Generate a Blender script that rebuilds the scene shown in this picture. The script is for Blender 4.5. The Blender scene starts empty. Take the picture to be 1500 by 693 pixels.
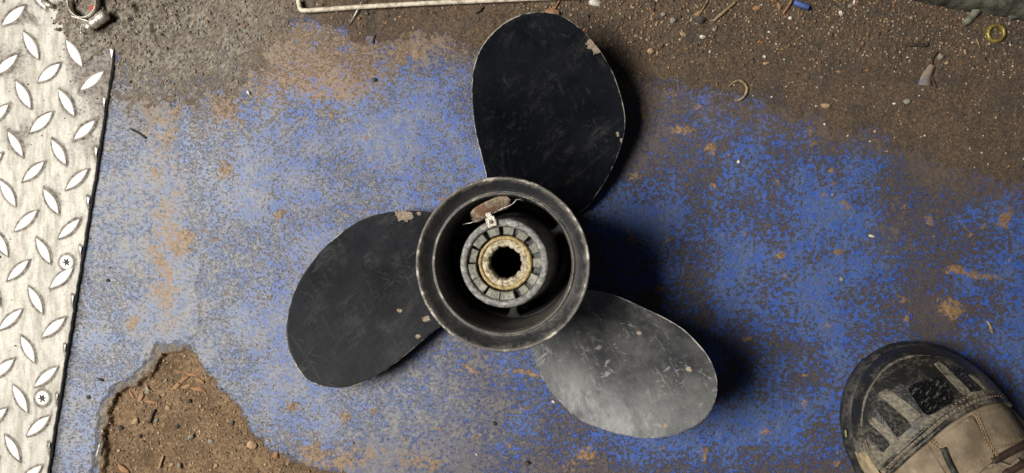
import bpy, bmesh, math, random
import numpy as np
from mathutils import Vector, Matrix, Quaternion
random.seed(7); rng = np.random.default_rng(7)
S = bpy.context.scene
COL = S.collection
# ------------------------------------------------------------ camera, light, exposure
H = 0.567                      # camera height over the floor
PX = 0.0005                    # one photo pixel on the floor, metres
CU, CV = 750.0, 346.5
cam = bpy.data.objects.new('camera', bpy.data.cameras.new('camera'))
COL.objects.link(cam); S.camera = cam
cam.location = (0, 0, H)
cam.data.sensor_width = 36; cam.data.lens = 36 * H / 0.75
cam.data.clip_start = 0.02; cam.data.clip_end = 50
w = bpy.data.worlds.new('World'); S.world = w; w.use_nodes = True
w.node_tree.nodes['Background'].inputs['Color'].default_value = (0.75, 0.85, 1.0, 1)
w.node_tree.nodes['Background'].inputs['Strength'].default_value = 0.032
ld = bpy.data.lights.new('doorway_light', 'AREA'); ld.shape = 'RECTANGLE'
ld.size = 0.74; ld.size_y = 0.62; ld.energy = 54; ld.color = (1.0, 0.965, 0.91)
lo = bpy.data.objects.new('doorway_light', ld); COL.objects.link(lo)
lo.location = (-1.0, 0.02, 1.42)
lo.rotation_euler = (Vector((0.05, 0, 0)) - lo.location).to_track_quat('-Z', 'Y').to_euler()
S.view_settings.view_transform = 'Standard'; S.view_settings.look = 'None'
S.view_settings.gamma = 1; S.view_settings.exposure = 0.0
S.render.engine = 'CYCLES'
S.render.resolution_x = 1024; S.render.resolution_y = 473

# ------------------------------------------------------------ helpers
def P(u, v, z=0.0):            # where the line of sight through a photo point meets height z
    k = PX * (H - z) / H
    return Vector(((u - CU) * k, -(v - CV) * k, z))
def tag(o, label=None, cat=None, group=None, kind=None):
    if label: o['label'] = label
    if cat: o['category'] = cat
    if group: o['group'] = group
    if kind: o['kind'] = kind
    return o
def link(name, me, mat=None, parent=None, smooth=True):
    o = bpy.data.objects.new(name, me); COL.objects.link(o)
    if mat and not me.materials: me.materials.append(mat)
    if smooth and len(me.polygons): me.polygons.foreach_set('use_smooth', [True] * len(me.polygons))
    if parent: o.parent = parent
    return o
def empty(name, loc=(0, 0, 0)):
    o = bpy.data.objects.new(name, None); COL.objects.link(o); o.location = loc
    o.empty_display_size = 0.01
    return o
def mesh_py(name, verts, faces):
    me = bpy.data.meshes.new(name); me.from_pydata([tuple(v) for v in verts], [], faces); me.update()
    return me
def sharp(o, deg=35):
    try:
        me = o.data; me.set_sharp_from_angle(angle=math.radians(deg))
    except Exception: pass
    return o
def grid_mesh(name, X, Y, Z, attrs=None, wrap=False):
    n, m = X.shape
    co = np.stack([X, Y, Z], -1).reshape(-1, 3).astype(np.float32)
    i = np.arange(n - 1)[:, None]; mm = m if wrap else m - 1
    j = np.arange(mm)[None, :]
    j2 = (j + 1) % m
    q = np.stack([i * m + j, i * m + j2, (i + 1) * m + j2, (i + 1) * m + j], -1).reshape(-1, 4)
    me = bpy.data.meshes.new(name)
    me.vertices.add(len(co)); me.vertices.foreach_set('co', co.ravel())
    me.loops.add(q.size); me.loops.foreach_set('vertex_index', q.ravel().astype(np.int32))
    me.polygons.add(len(q)); me.polygons.foreach_set('loop_start', (np.arange(len(q)) * 4).astype(np.int32))
    me.update(calc_edges=True)
    for k, a in (attrs or {}).items():
        at = me.attributes.new(k, 'FLOAT', 'POINT'); at.data.foreach_set('value', a.ravel().astype(np.float32))
    return me
def vnoise(x, y, seed):
    r = np.random.default_rng(seed).random((257, 257))
    xi = np.floor(x).astype(int); yi = np.floor(y).astype(int)
    fx = x - xi; fy = y - yi
    fx = fx * fx * (3 - 2 * fx); fy = fy * fy * (3 - 2 * fy)
    a = r[xi % 256, yi % 256]; b = r[(xi + 1) % 256, yi % 256]
    c = r[xi % 256, (yi + 1) % 256]; d = r[(xi + 1) % 256, (yi + 1) % 256]
    return (a * (1 - fx) + b * fx) * (1 - fy) + (c * (1 - fx) + d * fx) * fy
def fbm(x, y, size, octv=4, seed=1):       # size = feature size in the units of x
    t = 0; a = 1; s = 0
    for k in range(octv):
        f = 2 ** k / size
        cr, sr = math.cos(k * 1.1 + .3), math.sin(k * 1.1 + .3)
        t = t + a * vnoise((x * cr - y * sr) * f + 31.7 * k, (x * sr + y * cr) * f + 17.3 * k, seed + k); s += a; a *= 0.55
    return t / s                             # 0..1, mean .5
def sstep(a, b, x):
    t = np.clip((x - a) / (b - a), 0, 1); return t * t * (3 - 2 * t)
def tube(name, pts, r, mat, parent=None, seg=8, taper=None, close=False):
    pts = [Vector(p) for p in pts]; vs = []; fs = []
    n = len(pts); prev = None
    for i, p in enumerate(pts):
        if close: d = pts[(i + 1) % n] - pts[i - 1]
        else: d = pts[min(i + 1, n - 1)] - pts[max(i - 1, 0)]
        d.normalize()
        up = Vector((0, 0, 1)) if abs(d.z) < .9 else Vector((1, 0, 0))
        if prev is not None: up = prev
        s = d.cross(up)
        if s.length < 1e-6: s = d.orthogonal()
        s.normalize(); up = s.cross(d).normalized(); prev = up
        rr = r if taper is None else r * taper[i]
        for k in range(seg):
            a = 2 * math.pi * k / seg
            vs.append(p + (s * math.cos(a) + up * math.sin(a)) * rr)
    rng_ = n if close else n - 1
    for i in range(rng_):
        for k in range(seg):
            i2 = (i + 1) % n
            fs.append((i * seg + k, i * seg + (k + 1) % seg, i2 * seg + (k + 1) % seg, i2 * seg + k))
    if not close:
        fs.append(tuple(range(seg))[::-1]); fs.append(tuple((n - 1) * seg + k for k in range(seg)))
    return link(name, mesh_py(name, vs, fs), mat, parent)
def smooth_path(pts, n=6):                   # Catmull-Rom
    pts = [Vector(p) for p in pts]; out = []
    for i in range(len(pts) - 1):
        p0 = pts[max(i - 1, 0)]; p1 = pts[i]; p2 = pts[i + 1]; p3 = pts[min(i + 2, len(pts) - 1)]
        for k in range(n):
            t = k / n
            out.append(0.5 * ((2 * p1) + (p2 - p0) * t + (2 * p0 - 5 * p1 + 4 * p2 - p3) * t * t + (-p0 + 3 * p1 - 3 * p2 + p3) * t ** 3))
    out.append(pts[-1]); return out
def revolve(name, prof, mat, parent=None, seg=128, wob=0.0, radfun=None):
    prof = np.array(prof); a = np.linspace(0, 2 * math.pi, seg, endpoint=False)
    R = prof[:, 0][:, None] * np.ones(seg)[None]
    if wob: R = R + wob * (fbm(np.cos(a) * 6 + 9, np.sin(a) * 6 + 9, 1, 3, 5) - .5)[None]
    if radfun is not None: R = radfun(R, a, prof)
    X = R * np.cos(a); Y = R * np.sin(a); Z = prof[:, 1][:, None] * np.ones(seg)[None]
    return link(name, grid_mesh(name, X, Y, Z, wrap=True), mat, parent)

# ------------------------------------------------------------ materials
class M:
    def __init__(s, name, rough=.6, metal=0.0, spec=.5):
        s.m = bpy.data.materials.new(name); s.m.use_nodes = True; s.t = s.m.node_tree
        s.b = s.t.nodes['Principled BSDF']
        s.b.inputs['Roughness'].default_value = rough; s.b.inputs['Metallic'].default_value = metal
        s.b.inputs['Specular IOR Level'].default_value = spec
        s.tc = s.t.nodes.new('ShaderNodeTexCoord').outputs['Object']
    def put(s, sock, v):
        if hasattr(v, 'is_output') or isinstance(v, bpy.types.NodeSocket): s.t.links.new(v, sock)
        elif isinstance(v, (tuple, list)) and len(v) == 3 and sock.type == 'RGBA': sock.default_value = (*v, 1)
        else: sock.default_value = v
    def noise(s, scale, detail=4, rough=.6, stretch=None, rot=0, off=0, dist=0, out='Fac'):
        n = s.t.nodes.new('ShaderNodeTexNoise'); n.inputs['Scale'].default_value = scale
        n.inputs['Detail'].default_value = detail; n.inputs['Roughness'].default_value = rough
        n.inputs['Distortion'].default_value = dist
        mp = s.t.nodes.new('ShaderNodeMapping'); mp.inputs['Location'].default_value = (off, off * .7, off * .3)
        mp.inputs['Rotation'].default_value = (0, 0, rot)
        s.t.links.new(s.tc, mp.inputs[0]); out_ = mp.outputs[0]
        if stretch:
            m2 = s.t.nodes.new('ShaderNodeMapping'); m2.inputs['Scale'].default_value = stretch
            s.t.links.new(out_, m2.inputs[0]); out_ = m2.outputs[0]
        s.t.links.new(out_, n.inputs['Vector'])
        return n.outputs[out]
    def voro(s, scale, feature='F1', out='Distance'):
        n = s.t.nodes.new('ShaderNodeTexVoronoi'); n.feature = feature; n.inputs['Scale'].default_value = scale
        s.t.links.new(s.tc, n.inputs['Vector']); return n.outputs[out]
    def attr(s, name, out='Fac'):
        n = s.t.nodes.new('ShaderNodeAttribute'); n.attribute_name = name; return n.outputs[out]
    def math(s, op, a, b=0.0, clamp=False):
        n = s.t.nodes.new('ShaderNodeMath'); n.operation = op; n.use_clamp = clamp
        s.put(n.inputs[0], a); s.put(n.inputs[1], b); return n.outputs[0]
    def ramp(s, x, lo, hi, a=0.0, b=1.0):
        n = s.t.nodes.new('ShaderNodeMapRange'); n.interpolation_type = 'SMOOTHSTEP'
        s.put(n.inputs['Value'], x); s.put(n.inputs['From Min'], lo); s.put(n.inputs['From Max'], hi)
        s.put(n.inputs['To Min'], a); s.put(n.inputs['To Max'], b); return n.outputs[0]
    def mix(s, f, a, b):
        n = s.t.nodes.new('ShaderNodeMix'); n.data_type = 'RGBA'
        s.put(n.inputs[0], f); s.put(n.inputs[6], a); s.put(n.inputs[7], b); return n.outputs[2]
    def color(s, c): s.put(s.b.inputs['Base Color'], c); return s
    def rough(s, v): s.put(s.b.inputs['Roughness'], v); return s
    def metal(s, v): s.put(s.b.inputs['Metallic'], v); return s
    def bump(s, h, dist=.001, strength=1.0):
        n = s.t.nodes.new('ShaderNodeBump'); n.inputs['Strength'].default_value = strength
        n.inputs['Distance'].default_value = dist; s.put(n.inputs['Height'], h)
        s.put(s.b.inputs['Normal'], n.outputs[0]); return s

def simple(name, c, c2=None, scale=300, rough=.7, metal=0, bump=.0003, lo=.4, hi=.65, spec=.4):
    m = M(name, rough, metal, spec); n = m.noise(scale, 5)
    m.color(m.mix(m.ramp(n, lo, hi), c, c2 or tuple(x * .55 for x in c)))
    m.bump(m.noise(scale * 2.2, 4, off=3), bump)
    return m.m

# floor sheet: worn blue paint, dust film with painted haze, mud
f = M('worn_blue_floor_paint', .5, 0, .5)
mud, och, dust, gray, wear = [f.attr(a) for a in ('mud', 'ochre', 'dust', 'grey', 'wear')]
n1 = f.noise(620, 5, .65); n2 = f.noise(190, 5, .6, off=4); n3 = f.noise(1500, 3, .6, off=9); n4 = f.noise(60, 4, .6, off=2)
nm = f.noise(300, 6, .74, off=14); nL = f.noise(85, 6, .7, off=22)
blue = f.mix(f.ramp(n2, .35, .65), (.020, .080, .36), (.036, .112, .45))
film = f.mix(f.ramp(n1, .35, .7), (.060, .100, .215), (.115, .158, .285))
c = f.mix(f.ramp(f.math('ADD', f.math('MULTIPLY', nm, .7), f.math('MULTIPLY', nL, .5)), .50, .64, 0, .92), blue, film)
# rubbed through to brown in specks
sp = f.math('ADD', f.math('ADD', f.math('MULTIPLY', n1, .34), f.math('ADD', f.math('MULTIPLY', nm, .72), f.math('MULTIPLY', nL, .12))), f.math('MULTIPLY', wear, .30))
spk = f.ramp(sp, .700, .735)
brown = f.mix(f.ramp(n3, .4, .65), (.042, .031, .024), (.125, .088, .058))
fs = f.ramp(f.noise(760, 4, .7, off=50), .545, .585, 0, .80)
c = f.mix(fs, c, f.mix(nL, (.030, .027, .028), (.095, .070, .052)))
c = f.mix(f.math('MULTIPLY', spk, f.ramp(dust, .1, .9, .90, .60)), c, brown)
# pale dust, also painting in the bright haze on the left
dn = f.ramp(f.math('ADD', dust, f.math('ADD', f.math('MULTIPLY', f.math('SUBTRACT', nm, .5), 1.1), f.math('MULTIPLY', f.math('SUBTRACT', nL, .5), .8))), .1, 1.05, 0, .80)
c = f.mix(dn, c, f.mix(f.ramp(nL, .4, .6), (.195, .240, .34), (.27, .268, .27)))
# ochre stain
on = f.ramp(f.math('ADD', och, f.math('ADD', f.math('MULTIPLY', f.math('SUBTRACT', nL, .5), 1.8), f.math('MULTIPLY', f.math('SUBTRACT', nm, .5), 2.8))), .40, .66)
c = f.mix(f.math('MULTIPLY', f.math('MULTIPLY', on, .85), f.ramp(och, .02, .55)), c, f.mix(f.ramp(n1, .4, .65), (.23, .130, .052), (.33, .21, .100)))
sp2 = f.ramp(f.math('ADD', f.math('MULTIPLY', n1, .5), f.math('MULTIPLY', f.noise(430, 4, .6, off=40, stretch=(.7, 1.2, 1), rot=.3), .5)), .51, .56, 0, .80)
c = f.mix(f.math('MULTIPLY', sp2, f.ramp(dust, .15, .6)), c, f.mix(n3, (.07, .062, .06), (.19, .145, .10)))
pit = f.ramp(f.noise(1300, 2, .5, off=30), .69, .73, 0, .8)
c = f.mix(pit, c, (.025, .022, .022))
t1 = f.noise(420, 3, .5, off=80, stretch=(1, .02, 1), rot=1.25); t2 = f.noise(420, 3, .5, off=84, stretch=(1, .025, 1), rot=-.7); t3 = f.noise(380, 3, .5, off=88, stretch=(1, .03, 1), rot=.3)
tg = f.ramp(f.noise(14, 3, .6, off=90), .48, .62)
c = f.mix(f.math('MULTIPLY', f.math('MAXIMUM', f.ramp(t1, .66, .72, 0, .4), f.math('MAXIMUM', f.ramp(t2, .67, .73, 0, .4), f.ramp(t3, .67, .73, 0, .4))), tg), c, (.20, .20, .21))
# mud and grey dirt
mn = f.ramp(f.math('ADD', mud, f.math('ADD', f.math('ADD', f.math('MULTIPLY', f.math('SUBTRACT', n2, .5), .9), f.math('MULTIPLY', f.math('SUBTRACT', nL, .5), 1.1)), f.math('MULTIPLY', f.math('SUBTRACT', n1, .5), .9))), .36, .64)
mc = f.mix(f.ramp(f.noise(600, 6, .75, off=6), .40, .62), (.075, .050, .032), (.165, .112, .068))
mc = f.mix(f.ramp(f.noise(45, 4, .6, off=12), .45, .68, 0, .6), mc, (.055, .048, .042))
mg = f.mix(f.ramp(f.noise(420, 6, .7, off=16, rot=.8, stretch=(1, .45, 1)), .38, .62), (.13, .11, .085), (.34, .30, .245))
mg = f.mix(f.ramp(f.noise(40, 5, .65, off=66), .42, .6, 0, .6), mg, (.17, .135, .10))
mc = f.mix(gray, mc, mg)
soil = f.mix(f.ramp(f.math('ADD', f.math('MULTIPLY', f.noise(500, 6, .7, off=21), .6), f.math('MULTIPLY', f.noise(50, 4, .6, off=23), .4)), .42, .60), (.125, .078, .040), (.27, .175, .095))
mc = f.mix(f.attr('soil'), mc, soil)
flm = f.ramp(f.math('ADD', f.attr('film'), f.math('ADD', f.math('MULTIPLY', f.math('SUBTRACT', nL, .5), .9), f.math('MULTIPLY', f.math('SUBTRACT', n1, .5), .5))), .15, 1.0, 0, .72)
c = f.mix(flm, c, f.mix(f.attr('grey'), f.mix(n2, (.085, .060, .040), (.150, .105, .066)), (.21, .18, .145)))
c = f.mix(mn, c, mc)
oil_shade = f.ramp(f.math('ADD', f.attr('oil_shade'), f.math('MULTIPLY', f.math('SUBTRACT', n1, .5), .9)), .3, .9, 0, .8)
c = f.mix(oil_shade, c, (.035, .032, .03))
f.color(c)
f.rough(f.math('ADD', f.ramp(mn, 0, 1, .42, .85), f.math('MULTIPLY', n1, .12)))
hh = f.math('ADD', f.math('MULTIPLY', n1, .55), f.math('ADD', f.math('MULTIPLY', n3, .3), f.math('MULTIPLY', f.math('MULTIPLY', f.noise(800, 5, .7, off=8), mn), 1.4)))
f.bump(f.math('SUBTRACT', hh, f.math('MULTIPLY', spk, .45)), .0010, .9)
MF = f.m
# tread plate aluminium
f = M('dusty_aluminium', .6, .3, .5)
gr = f.attr('grime'); n1 = f.noise(500, 5, .7); n2 = f.noise(110, 4, .6, stretch=(2.2, .5, 1)); n3 = f.noise(1800, 2)
c = f.mix(f.ramp(n2, .35, .7), (.46, .44, .385), (.29, .27, .225))
c = f.mix(f.ramp(f.math('ADD', gr, f.math('MULTIPLY', f.math('SUBTRACT', n1, .5), 1.1)), .3, .95), c, f.mix(f.ramp(f.noise(350, 6, .75, off=31), .38, .62), (.055, .048, .042), (.24, .20, .16)))
c = f.mix(f.ramp(n3, .68, .74, 0, .8), c, (.10, .08, .06))
f.color(c); f.rough(f.ramp(n1, .3, .7, .55, .7)); f.metal(f.ramp(gr, 0, .6, .25, 0.0))
f.bump(f.math('ADD', n1, f.math('MULTIPLY', gr, .5)), .0005, .7)
MP = f.m
f = M('rubbed_aluminium', .42, .25, .5)
n1 = f.noise(420, 5, .7)
f.color(f.mix(f.ramp(n1, .56, .72, 0, .7), (.74, .72, .66), (.26, .22, .18))).rough(f.ramp(n1, .4, .7, .34, .6)); f.bump(n1, .0003, .6)
ML = f.m
# propeller blade paint
def blade_mat():
    f = M('worn_black_propeller_paint', .4, 0, .38)
    ch = f.attr('chip'); ed = f.attr('edge'); sc = f.attr('scuff_sheen')
    n1 = f.noise(170, 6, .7); n2 = f.noise(28, 4, .6, off=3); n3 = f.noise(900, 4, .7, off=5)
    s1 = f.noise(260, 4, .6, stretch=(1, .035, 1), rot=.9, off=2); s2 = f.noise(300, 4, .6, stretch=(1, .03, 1), rot=-.5, off=7); s3 = f.noise(380, 3, .6, stretch=(.03, 1, 1), rot=.35, off=9)
    c = f.mix(f.ramp(n2, .3, .7), (.0030, .0036, .0056), (.0070, .0084, .0118))
    c = f.mix(f.math('MULTIPLY', sc, .75), c, f.mix(f.ramp(n2, .35, .65), (.016, .017, .020), (.060, .061, .060)))  # scuffed grey also paints in the sheen of the lit blade
    gate = f.ramp(f.noise(45, 3, .6, off=11), .42, .62)
    scr = f.math('MULTIPLY', f.math('MAXIMUM', f.ramp(s1, .575, .66), f.math('MAXIMUM', f.ramp(s2, .59, .67), f.ramp(s3, .60, .68))), gate)
    c = f.mix(f.math('MULTIPLY', scr, f.math('ADD', f.math('MULTIPLY', sc, .62), .05)), c, (.25, .25, .23))
    smr = f.ramp(f.math('ADD', f.math('MULTIPLY', f.noise(55, 6, .75, off=33, stretch=(1, .5, 1), rot=.6), 1), f.math('MULTIPLY', n3, .25)), .64, .82, 0, .20)
    c = f.mix(smr, c, (.105, .100, .085))
    dus = f.ramp(f.math('ADD', f.math('MULTIPLY', n1, .55), f.math('ADD', f.math('MULTIPLY', n2, .45), f.math('ADD', f.math('MULTIPLY', n3, .25), f.math('MULTIPLY', sc, .12)))), .66, 1.0, 0, .40)
    c = f.mix(f.math('MULTIPLY', dus, f.math('ADD', sc, .14, True)), c, (.16, .155, .135))
    cp = f.ramp(f.math('ADD', ch, f.math('MULTIPLY', f.math('SUBTRACT', n1, .5), 2.2)), .52, .62)
    c = f.mix(cp, c, f.mix(f.ramp(n3, .35, .65), (.17, .13, .09), (.36, .29, .22)))
    em = f.ramp(f.math('ADD', ed, f.math('ADD', f.math('MULTIPLY', f.math('SUBTRACT', n1, .5), .9), f.math('MULTIPLY', f.math('SUBTRACT', f.noise(22, 3, .5, off=60), .5), 1.0))), .84, 1.08)
    c = f.mix(em, c, (.40, .37, .31))
    f.color(c)
    smu = f.noise(70, 6, .72, off=71, stretch=(1, .4, 1), rot=-.4)
    f.put(f.b.inputs['Specular IOR Level'], f.math('ADD', f.math('MULTIPLY', sc, .28), .16))
    f.rough(f.math('ADD', f.math('ADD', f.ramp(smu, .38, .62, .40, .56), f.math('MULTIPLY', scr, .12)), f.math('MULTIPLY', cp, .3)))
    f.bump(f.math('ADD', f.math('MULTIPLY', n1, .5), f.math('ADD', f.math('MULTIPLY', n3, .2), f.math('SUBTRACT', f.math('MULTIPLY', s1, .5), f.math('MULTIPLY', cp, .5)))), .0005, .55)
    return f.m
MB = blade_mat()
f = M('scuffed_black_casting', .46, 0, .5)
n1 = f.noise(260, 6, .7); n2 = f.noise(60, 5, .65, off=4); geo = f.t.nodes.new('ShaderNodeNewGeometry').outputs['Pointiness']
wn = f.math('ADD', f.math('MULTIPLY', n1, .65), f.math('ADD', f.math('MULTIPLY', n2, .42), f.attr('rub_lit')))
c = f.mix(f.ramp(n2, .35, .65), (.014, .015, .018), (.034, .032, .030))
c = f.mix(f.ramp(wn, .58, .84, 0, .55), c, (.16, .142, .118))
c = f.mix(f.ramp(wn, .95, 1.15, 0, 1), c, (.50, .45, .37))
f.color(c); f.rough(f.ramp(n1, .3, .7, .36, .62)); f.bump(n1, .0011, .9)
MH = f.m
def casting(name, a, b, bmp=.0008):
    f = M(name, .6, .1, .5); n1 = f.noise(420, 6, .7); n2 = f.noise(90, 4, .6, off=3)
    c = f.mix(f.ramp(n1, .35, .65), a, b); c = f.mix(f.ramp(n2, .5, .7, 0, .5), c, tuple(x * .5 for x in a))
    c = f.mix(f.ramp(f.noise(150, 5, .7, off=44), .52, .62, 0, .55), c, tuple(x * 1.6 + .03 for x in b)) if b[0] < .3 else c
    f.color(c); f.rough(f.ramp(n1, .3, .7, .4, .7)); f.bump(n1, bmp * 1.3, .9); return f.m
MRING = casting('dusty_grey_rubber_metal', (.10, .098, .092), (.28, .27, .25))
MBLK = casting('grey_damper_block', (.10, .097, .080), (.24, .23, .185))
MBRS = casting('corroded_brass', (.26, .17, .06), (.50, .40, .20))
f = M('oxidised_spline_metal', .6, .05, .5); n1 = f.noise(420, 6, .7); n2 = f.noise(170, 5, .65, off=3)
f.color(f.mix(f.ramp(n2, .50, .60, 0, .85), f.mix(f.ramp(n1, .4, .6), (.30, .25, .14), (.62, .56, .41)), f.mix(f.ramp(n1, .4, .6), (.16, .085, .035), (.30, .27, .22)))); f.bump(f.math('ADD', n1, n2), .0018, .9)
MSPL = f.m
f = M('rusty_plate', .7, .1, .4); n1 = f.noise(160, 5, .65); n2 = f.noise(500, 5, .7, off=3)
f.color(f.mix(f.ramp(n1, .42, .60), f.mix(f.ramp(n2, .4, .6), (.30, .235, .16), (.15, .115, .08)), (.16, .085, .045))); f.bump(n2, .0008)
MRUST = f.m
MBORE = simple('painted_dark_bore', (.006, .006, .005), (.004, .004, .004), 300, .6, 0, .0004)  # near-black colour paints in the darkness of the deep bore
MTIN = simple('dull_tin', (.55, .50, .43), (.28, .25, .2), 500, .38, .6)
MWIRE = simple('dull_bright_wire', (.50, .48, .44), (.22, .2, .17), 500, .38, .7)
MCREAM = simple('cream_coated_rod', (.62, .56, .44), (.34, .28, .2), 260, .5)
MBRASSR = simple('yellowed_brass_ring', (.42, .31, .06), (.18, .14, .06), 300, .45, .5)
MBOARD = simple('mossy_grey_wood', (.085, .085, .06), (.03, .028, .022), 90, .85, 0, .002)
MTWIG = simple('dark_twig_bark', (.07, .05, .035), (.03, .02, .015), 500, .85)
MSTRAW = simple('dry_straw', (.32, .24, .13), (.16, .11, .06), 400, .8)
MSTONE = simple('grey_stone', (.27, .24, .19), (.14, .12, .09), 500, .85, 0, .0005)
MDARKST = simple('dark_stone', (.07, .06, .05), (.035, .03, .026), 500, .8, 0, .0005)
MTAN = simple('tan_clay', (.40, .27, .15), (.22, .14, .08), 400, .9, 0, .0005)
MORANGE = simple('orange_wood_chip', (.30, .165, .080), (.17, .09, .045), 300, .8)
MPALE = simple('pale_chip', (.60, .57, .50), (.34, .31, .26), 400, .7)
MBLUEP = simple('scratched_blue_plastic', (.05, .10, .38), (.10, .12, .20), 700, .45)
MRED = simple('red_plastic', (.55, .03, .015), (.12, .02, .015), 500, .5)
# boot
f = M('black_toe_rubber', .5, 0, .5); n1 = f.noise(70, 6, .65); n2 = f.noise(450, 5, .7, off=3)
dt = f.ramp(f.math('ADD', f.math('MULTIPLY', n1, .75), f.math('ADD', f.math('MULTIPLY', n2, .3), f.attr('dustb'))), .62, .95, 0, .95)
f.color(f.mix(dt, (.011, .011, .010), f.mix(f.ramp(n2, .4, .6), (.13, .11, .075), (.23, .20, .15))))
f.rough(f.ramp(dt, 0, 1, .32, .75)); f.bump(n2, .0007, .8)
MRUB = f.m
f = M('embossed_black_rubber', .25, 0, .6); v = f.noise(420, 3, .6, dist=2.5); n1 = f.noise(300, 3)
f.color(f.mix(f.ramp(f.noise(520, 3, .7, off=4, stretch=(1, .35, 1), rot=.6), .56, .64, 0, .8), (.008, .008, .008), (.20, .19, .16))); f.bump(v, .006, 1.0)  # pale flecks paint glints on the embossing
MEMB = f.m
f = M('embossed_dusty_rubber', .45, 0, .5); v = f.noise(520, 3, .6, dist=2)
f.color(f.mix(f.ramp(f.noise(500, 4, off=4), .4, .65), (.030, .029, .026), (.13, .12, .10))); f.bump(v, .004, 1.0)
MEMD = f.m
f = M('dusty_tan_leather', .75, 0, .35); n1 = f.noise(38, 5, .6); n2 = f.noise(700, 4, .7, off=2); n3 = f.noise(160, 5, .7, off=8)
c = f.mix(f.ramp(n1, .35, .68), (.27, .21, .14), (.13, .095, .06))
c = f.mix(f.ramp(n3, .55, .75, 0, .6), c, (.36, .30, .215))
f.color(c); f.bump(f.math('ADD', n2, n3), .0007, .7)
MLEA = f.m
MSTI = simple('dusty_thread', (.24, .20, .14), (.12, .10, .07), 600, .85)
MSTO = simple('orange_tan_thread', (.34, .21, .10), (.2, .12, .06), 600, .85)
MCRS = simple('cream_sole_side', (.42, .33, .20), (.26, .2, .12), 200, .7)
MSOLE = simple('black_sole_rubber', (.013, .013, .012), (.06, .055, .045), 150, .6, 0, .001)
MLACE = simple('dark_brown_strap', (.055, .032, .022), (.025, .016, .012), 300, .7)

# ------------------------------------------------------------ floor
def axis(lo, hi, step, far):
    a = np.arange(lo, hi + step / 2, step)
    out = []; d = step
    x = hi
    while x < far: d *= 1.35; x += d; out.append(x)
    left = []; d = step; x = lo
    while x > -far: d *= 1.35; x -= d; left.append(x)
    return np.concatenate([left[::-1], a, out])
gx = axis(-.40, .40, .00072, 1.5); gy = axis(-.195, .195, .00072, 1.2)
X, Y = np.meshgrid(gx, gy)
U = X / PX + CU; V = -Y / PX + CV
def warp(a, sz, seed): return a * (fbm(U, V, sz, 4, seed) - .5) * 2
Vw = V + warp(38, 90, 40) + warp(12, 18, 41)
Uw = U + warp(30, 80, 44) + warp(10, 18, 45)
mb = np.interp(U, [0, 130, 200, 300, 370, 450, 560, 640, 700, 850, 950, 1050, 1200, 1280, 1380, 1500],
               [40, 80, 128, 122, 95, 35, 62, 45, 60, 90, 125, 142, 165, 205, 235, 255])
eg = 1 + 2.0 * sstep(480, 300, U)
mud_ = sstep(32 * eg, -34 * eg, Vw - mb + warp(16, 9, 47) * (eg - .8))
soft = np.maximum(sstep(75, -60, Vw - mb) * .34, .30 * sstep(90, -30, Vw - mb) * sstep(760, 640, U))
mudA = np.maximum(mud_, soft)
grey = sstep(520, 330, Uw) * sstep(190, 90, Vw)
def blob(u, v, ru, rv, ang=0, uu=None, vv=None):
    uu = Uw if uu is None else uu; vv = Vw if vv is None else vv
    a = math.radians(ang); du = uu - u; dv = vv - v
    p = (du * math.cos(a) + dv * math.sin(a)) / ru; q = (-du * math.sin(a) + dv * math.cos(a)) / rv
    return np.exp(-(p * p + q * q))
film_ = .95 * sstep(115, -25, Vw - mb) * (.55 + .9 * np.clip(fbm(U, V, 70, 3, 48), 0, 1))
ochre = .44 * blob(380, 105, 200, 85, -8) + .34 * blob(250, 240, 34, 150) + .5 * blob(470, 90, 110, 45) + .40 * blob(240, 400, 40, 90) \
    + .45 * blob(620, 60, 80, 30) + .35 * blob(520, 650, 120, 30, 10) + .35 * blob(860, 670, 60, 22) + .3 * blob(1250, 190, 110, 40) + .42 * blob(900, 130, 45, 60, 0)\
    + .55 * blob(480, 672, 60, 14, 12)
ochre = ochre + .04
Ub = U + warp(6, 12, 60); Vb = V + warp(6, 12, 61)
BL = [(1405, 397, 27, 7, 8, 1), (1440, 405, 30, 5, 6, .7), (1393, 452, 17, 16, 40, 1), (1472, 320, 10, 17, 20, 1), (1362, 323, 8, 8, 0, 1), (1330, 465, 6, 9, 0, 1),
      (1322, 438, 12, 6, 30, .7), (1000, 190, 18, 7, 10, .9), (1042, 216, 10, 7, 0, .9), (858, 664, 14, 9, 0, .9), (328, 158, 20, 12, 55, 1.2), (331, 247, 12, 17, 0, .9),
      (275, 346, 13, 10, 20, 1), (256, 365, 8, 8, 0, .9), (408, 314, 13, 7, -20, .9), (550, 246, 9, 6, 0, .9), (690, 540, 26, 5, 25, .8), (770, 546, 40, 4, 5, .8), (505, 612, 8, 12, -30, .8), (463, 662, 16, 9, 10, .9),
      (770, 602, 10, 4, 10, .7), (1178, 592, 5, 6, 0, .9), (1120, 632, 8, 6, 0, .8), (1055, 640, 5, 8, 0, .7), (1034, 668, 6, 8, 0, .8), (1180, 550, 8, 4, 0, .7), (700, 640, 10, 6, 0, .5),
      (195, 473, 10, 12, 0, .8), (590, 76, 8, 16, 0, .8), (613, 80, 6, 10, 0, .8), (1062, 344, 7, 5, 0, .8), (1145, 372, 8, 7, 0, .8), (1240, 300, 14, 6, 30, .6), (1325, 300, 12, 12, 0, .5), (430, 598, 20, 8, 30, .7), (620, 680, 40, 12, 0, .5)]
bl = np.zeros_like(X)
for (u, v, a, b, g, s) in BL:
    bl = np.maximum(bl, s * blob(u, v, a, b, g, Ub, Vb))
rr = np.random.default_rng(21)
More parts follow.
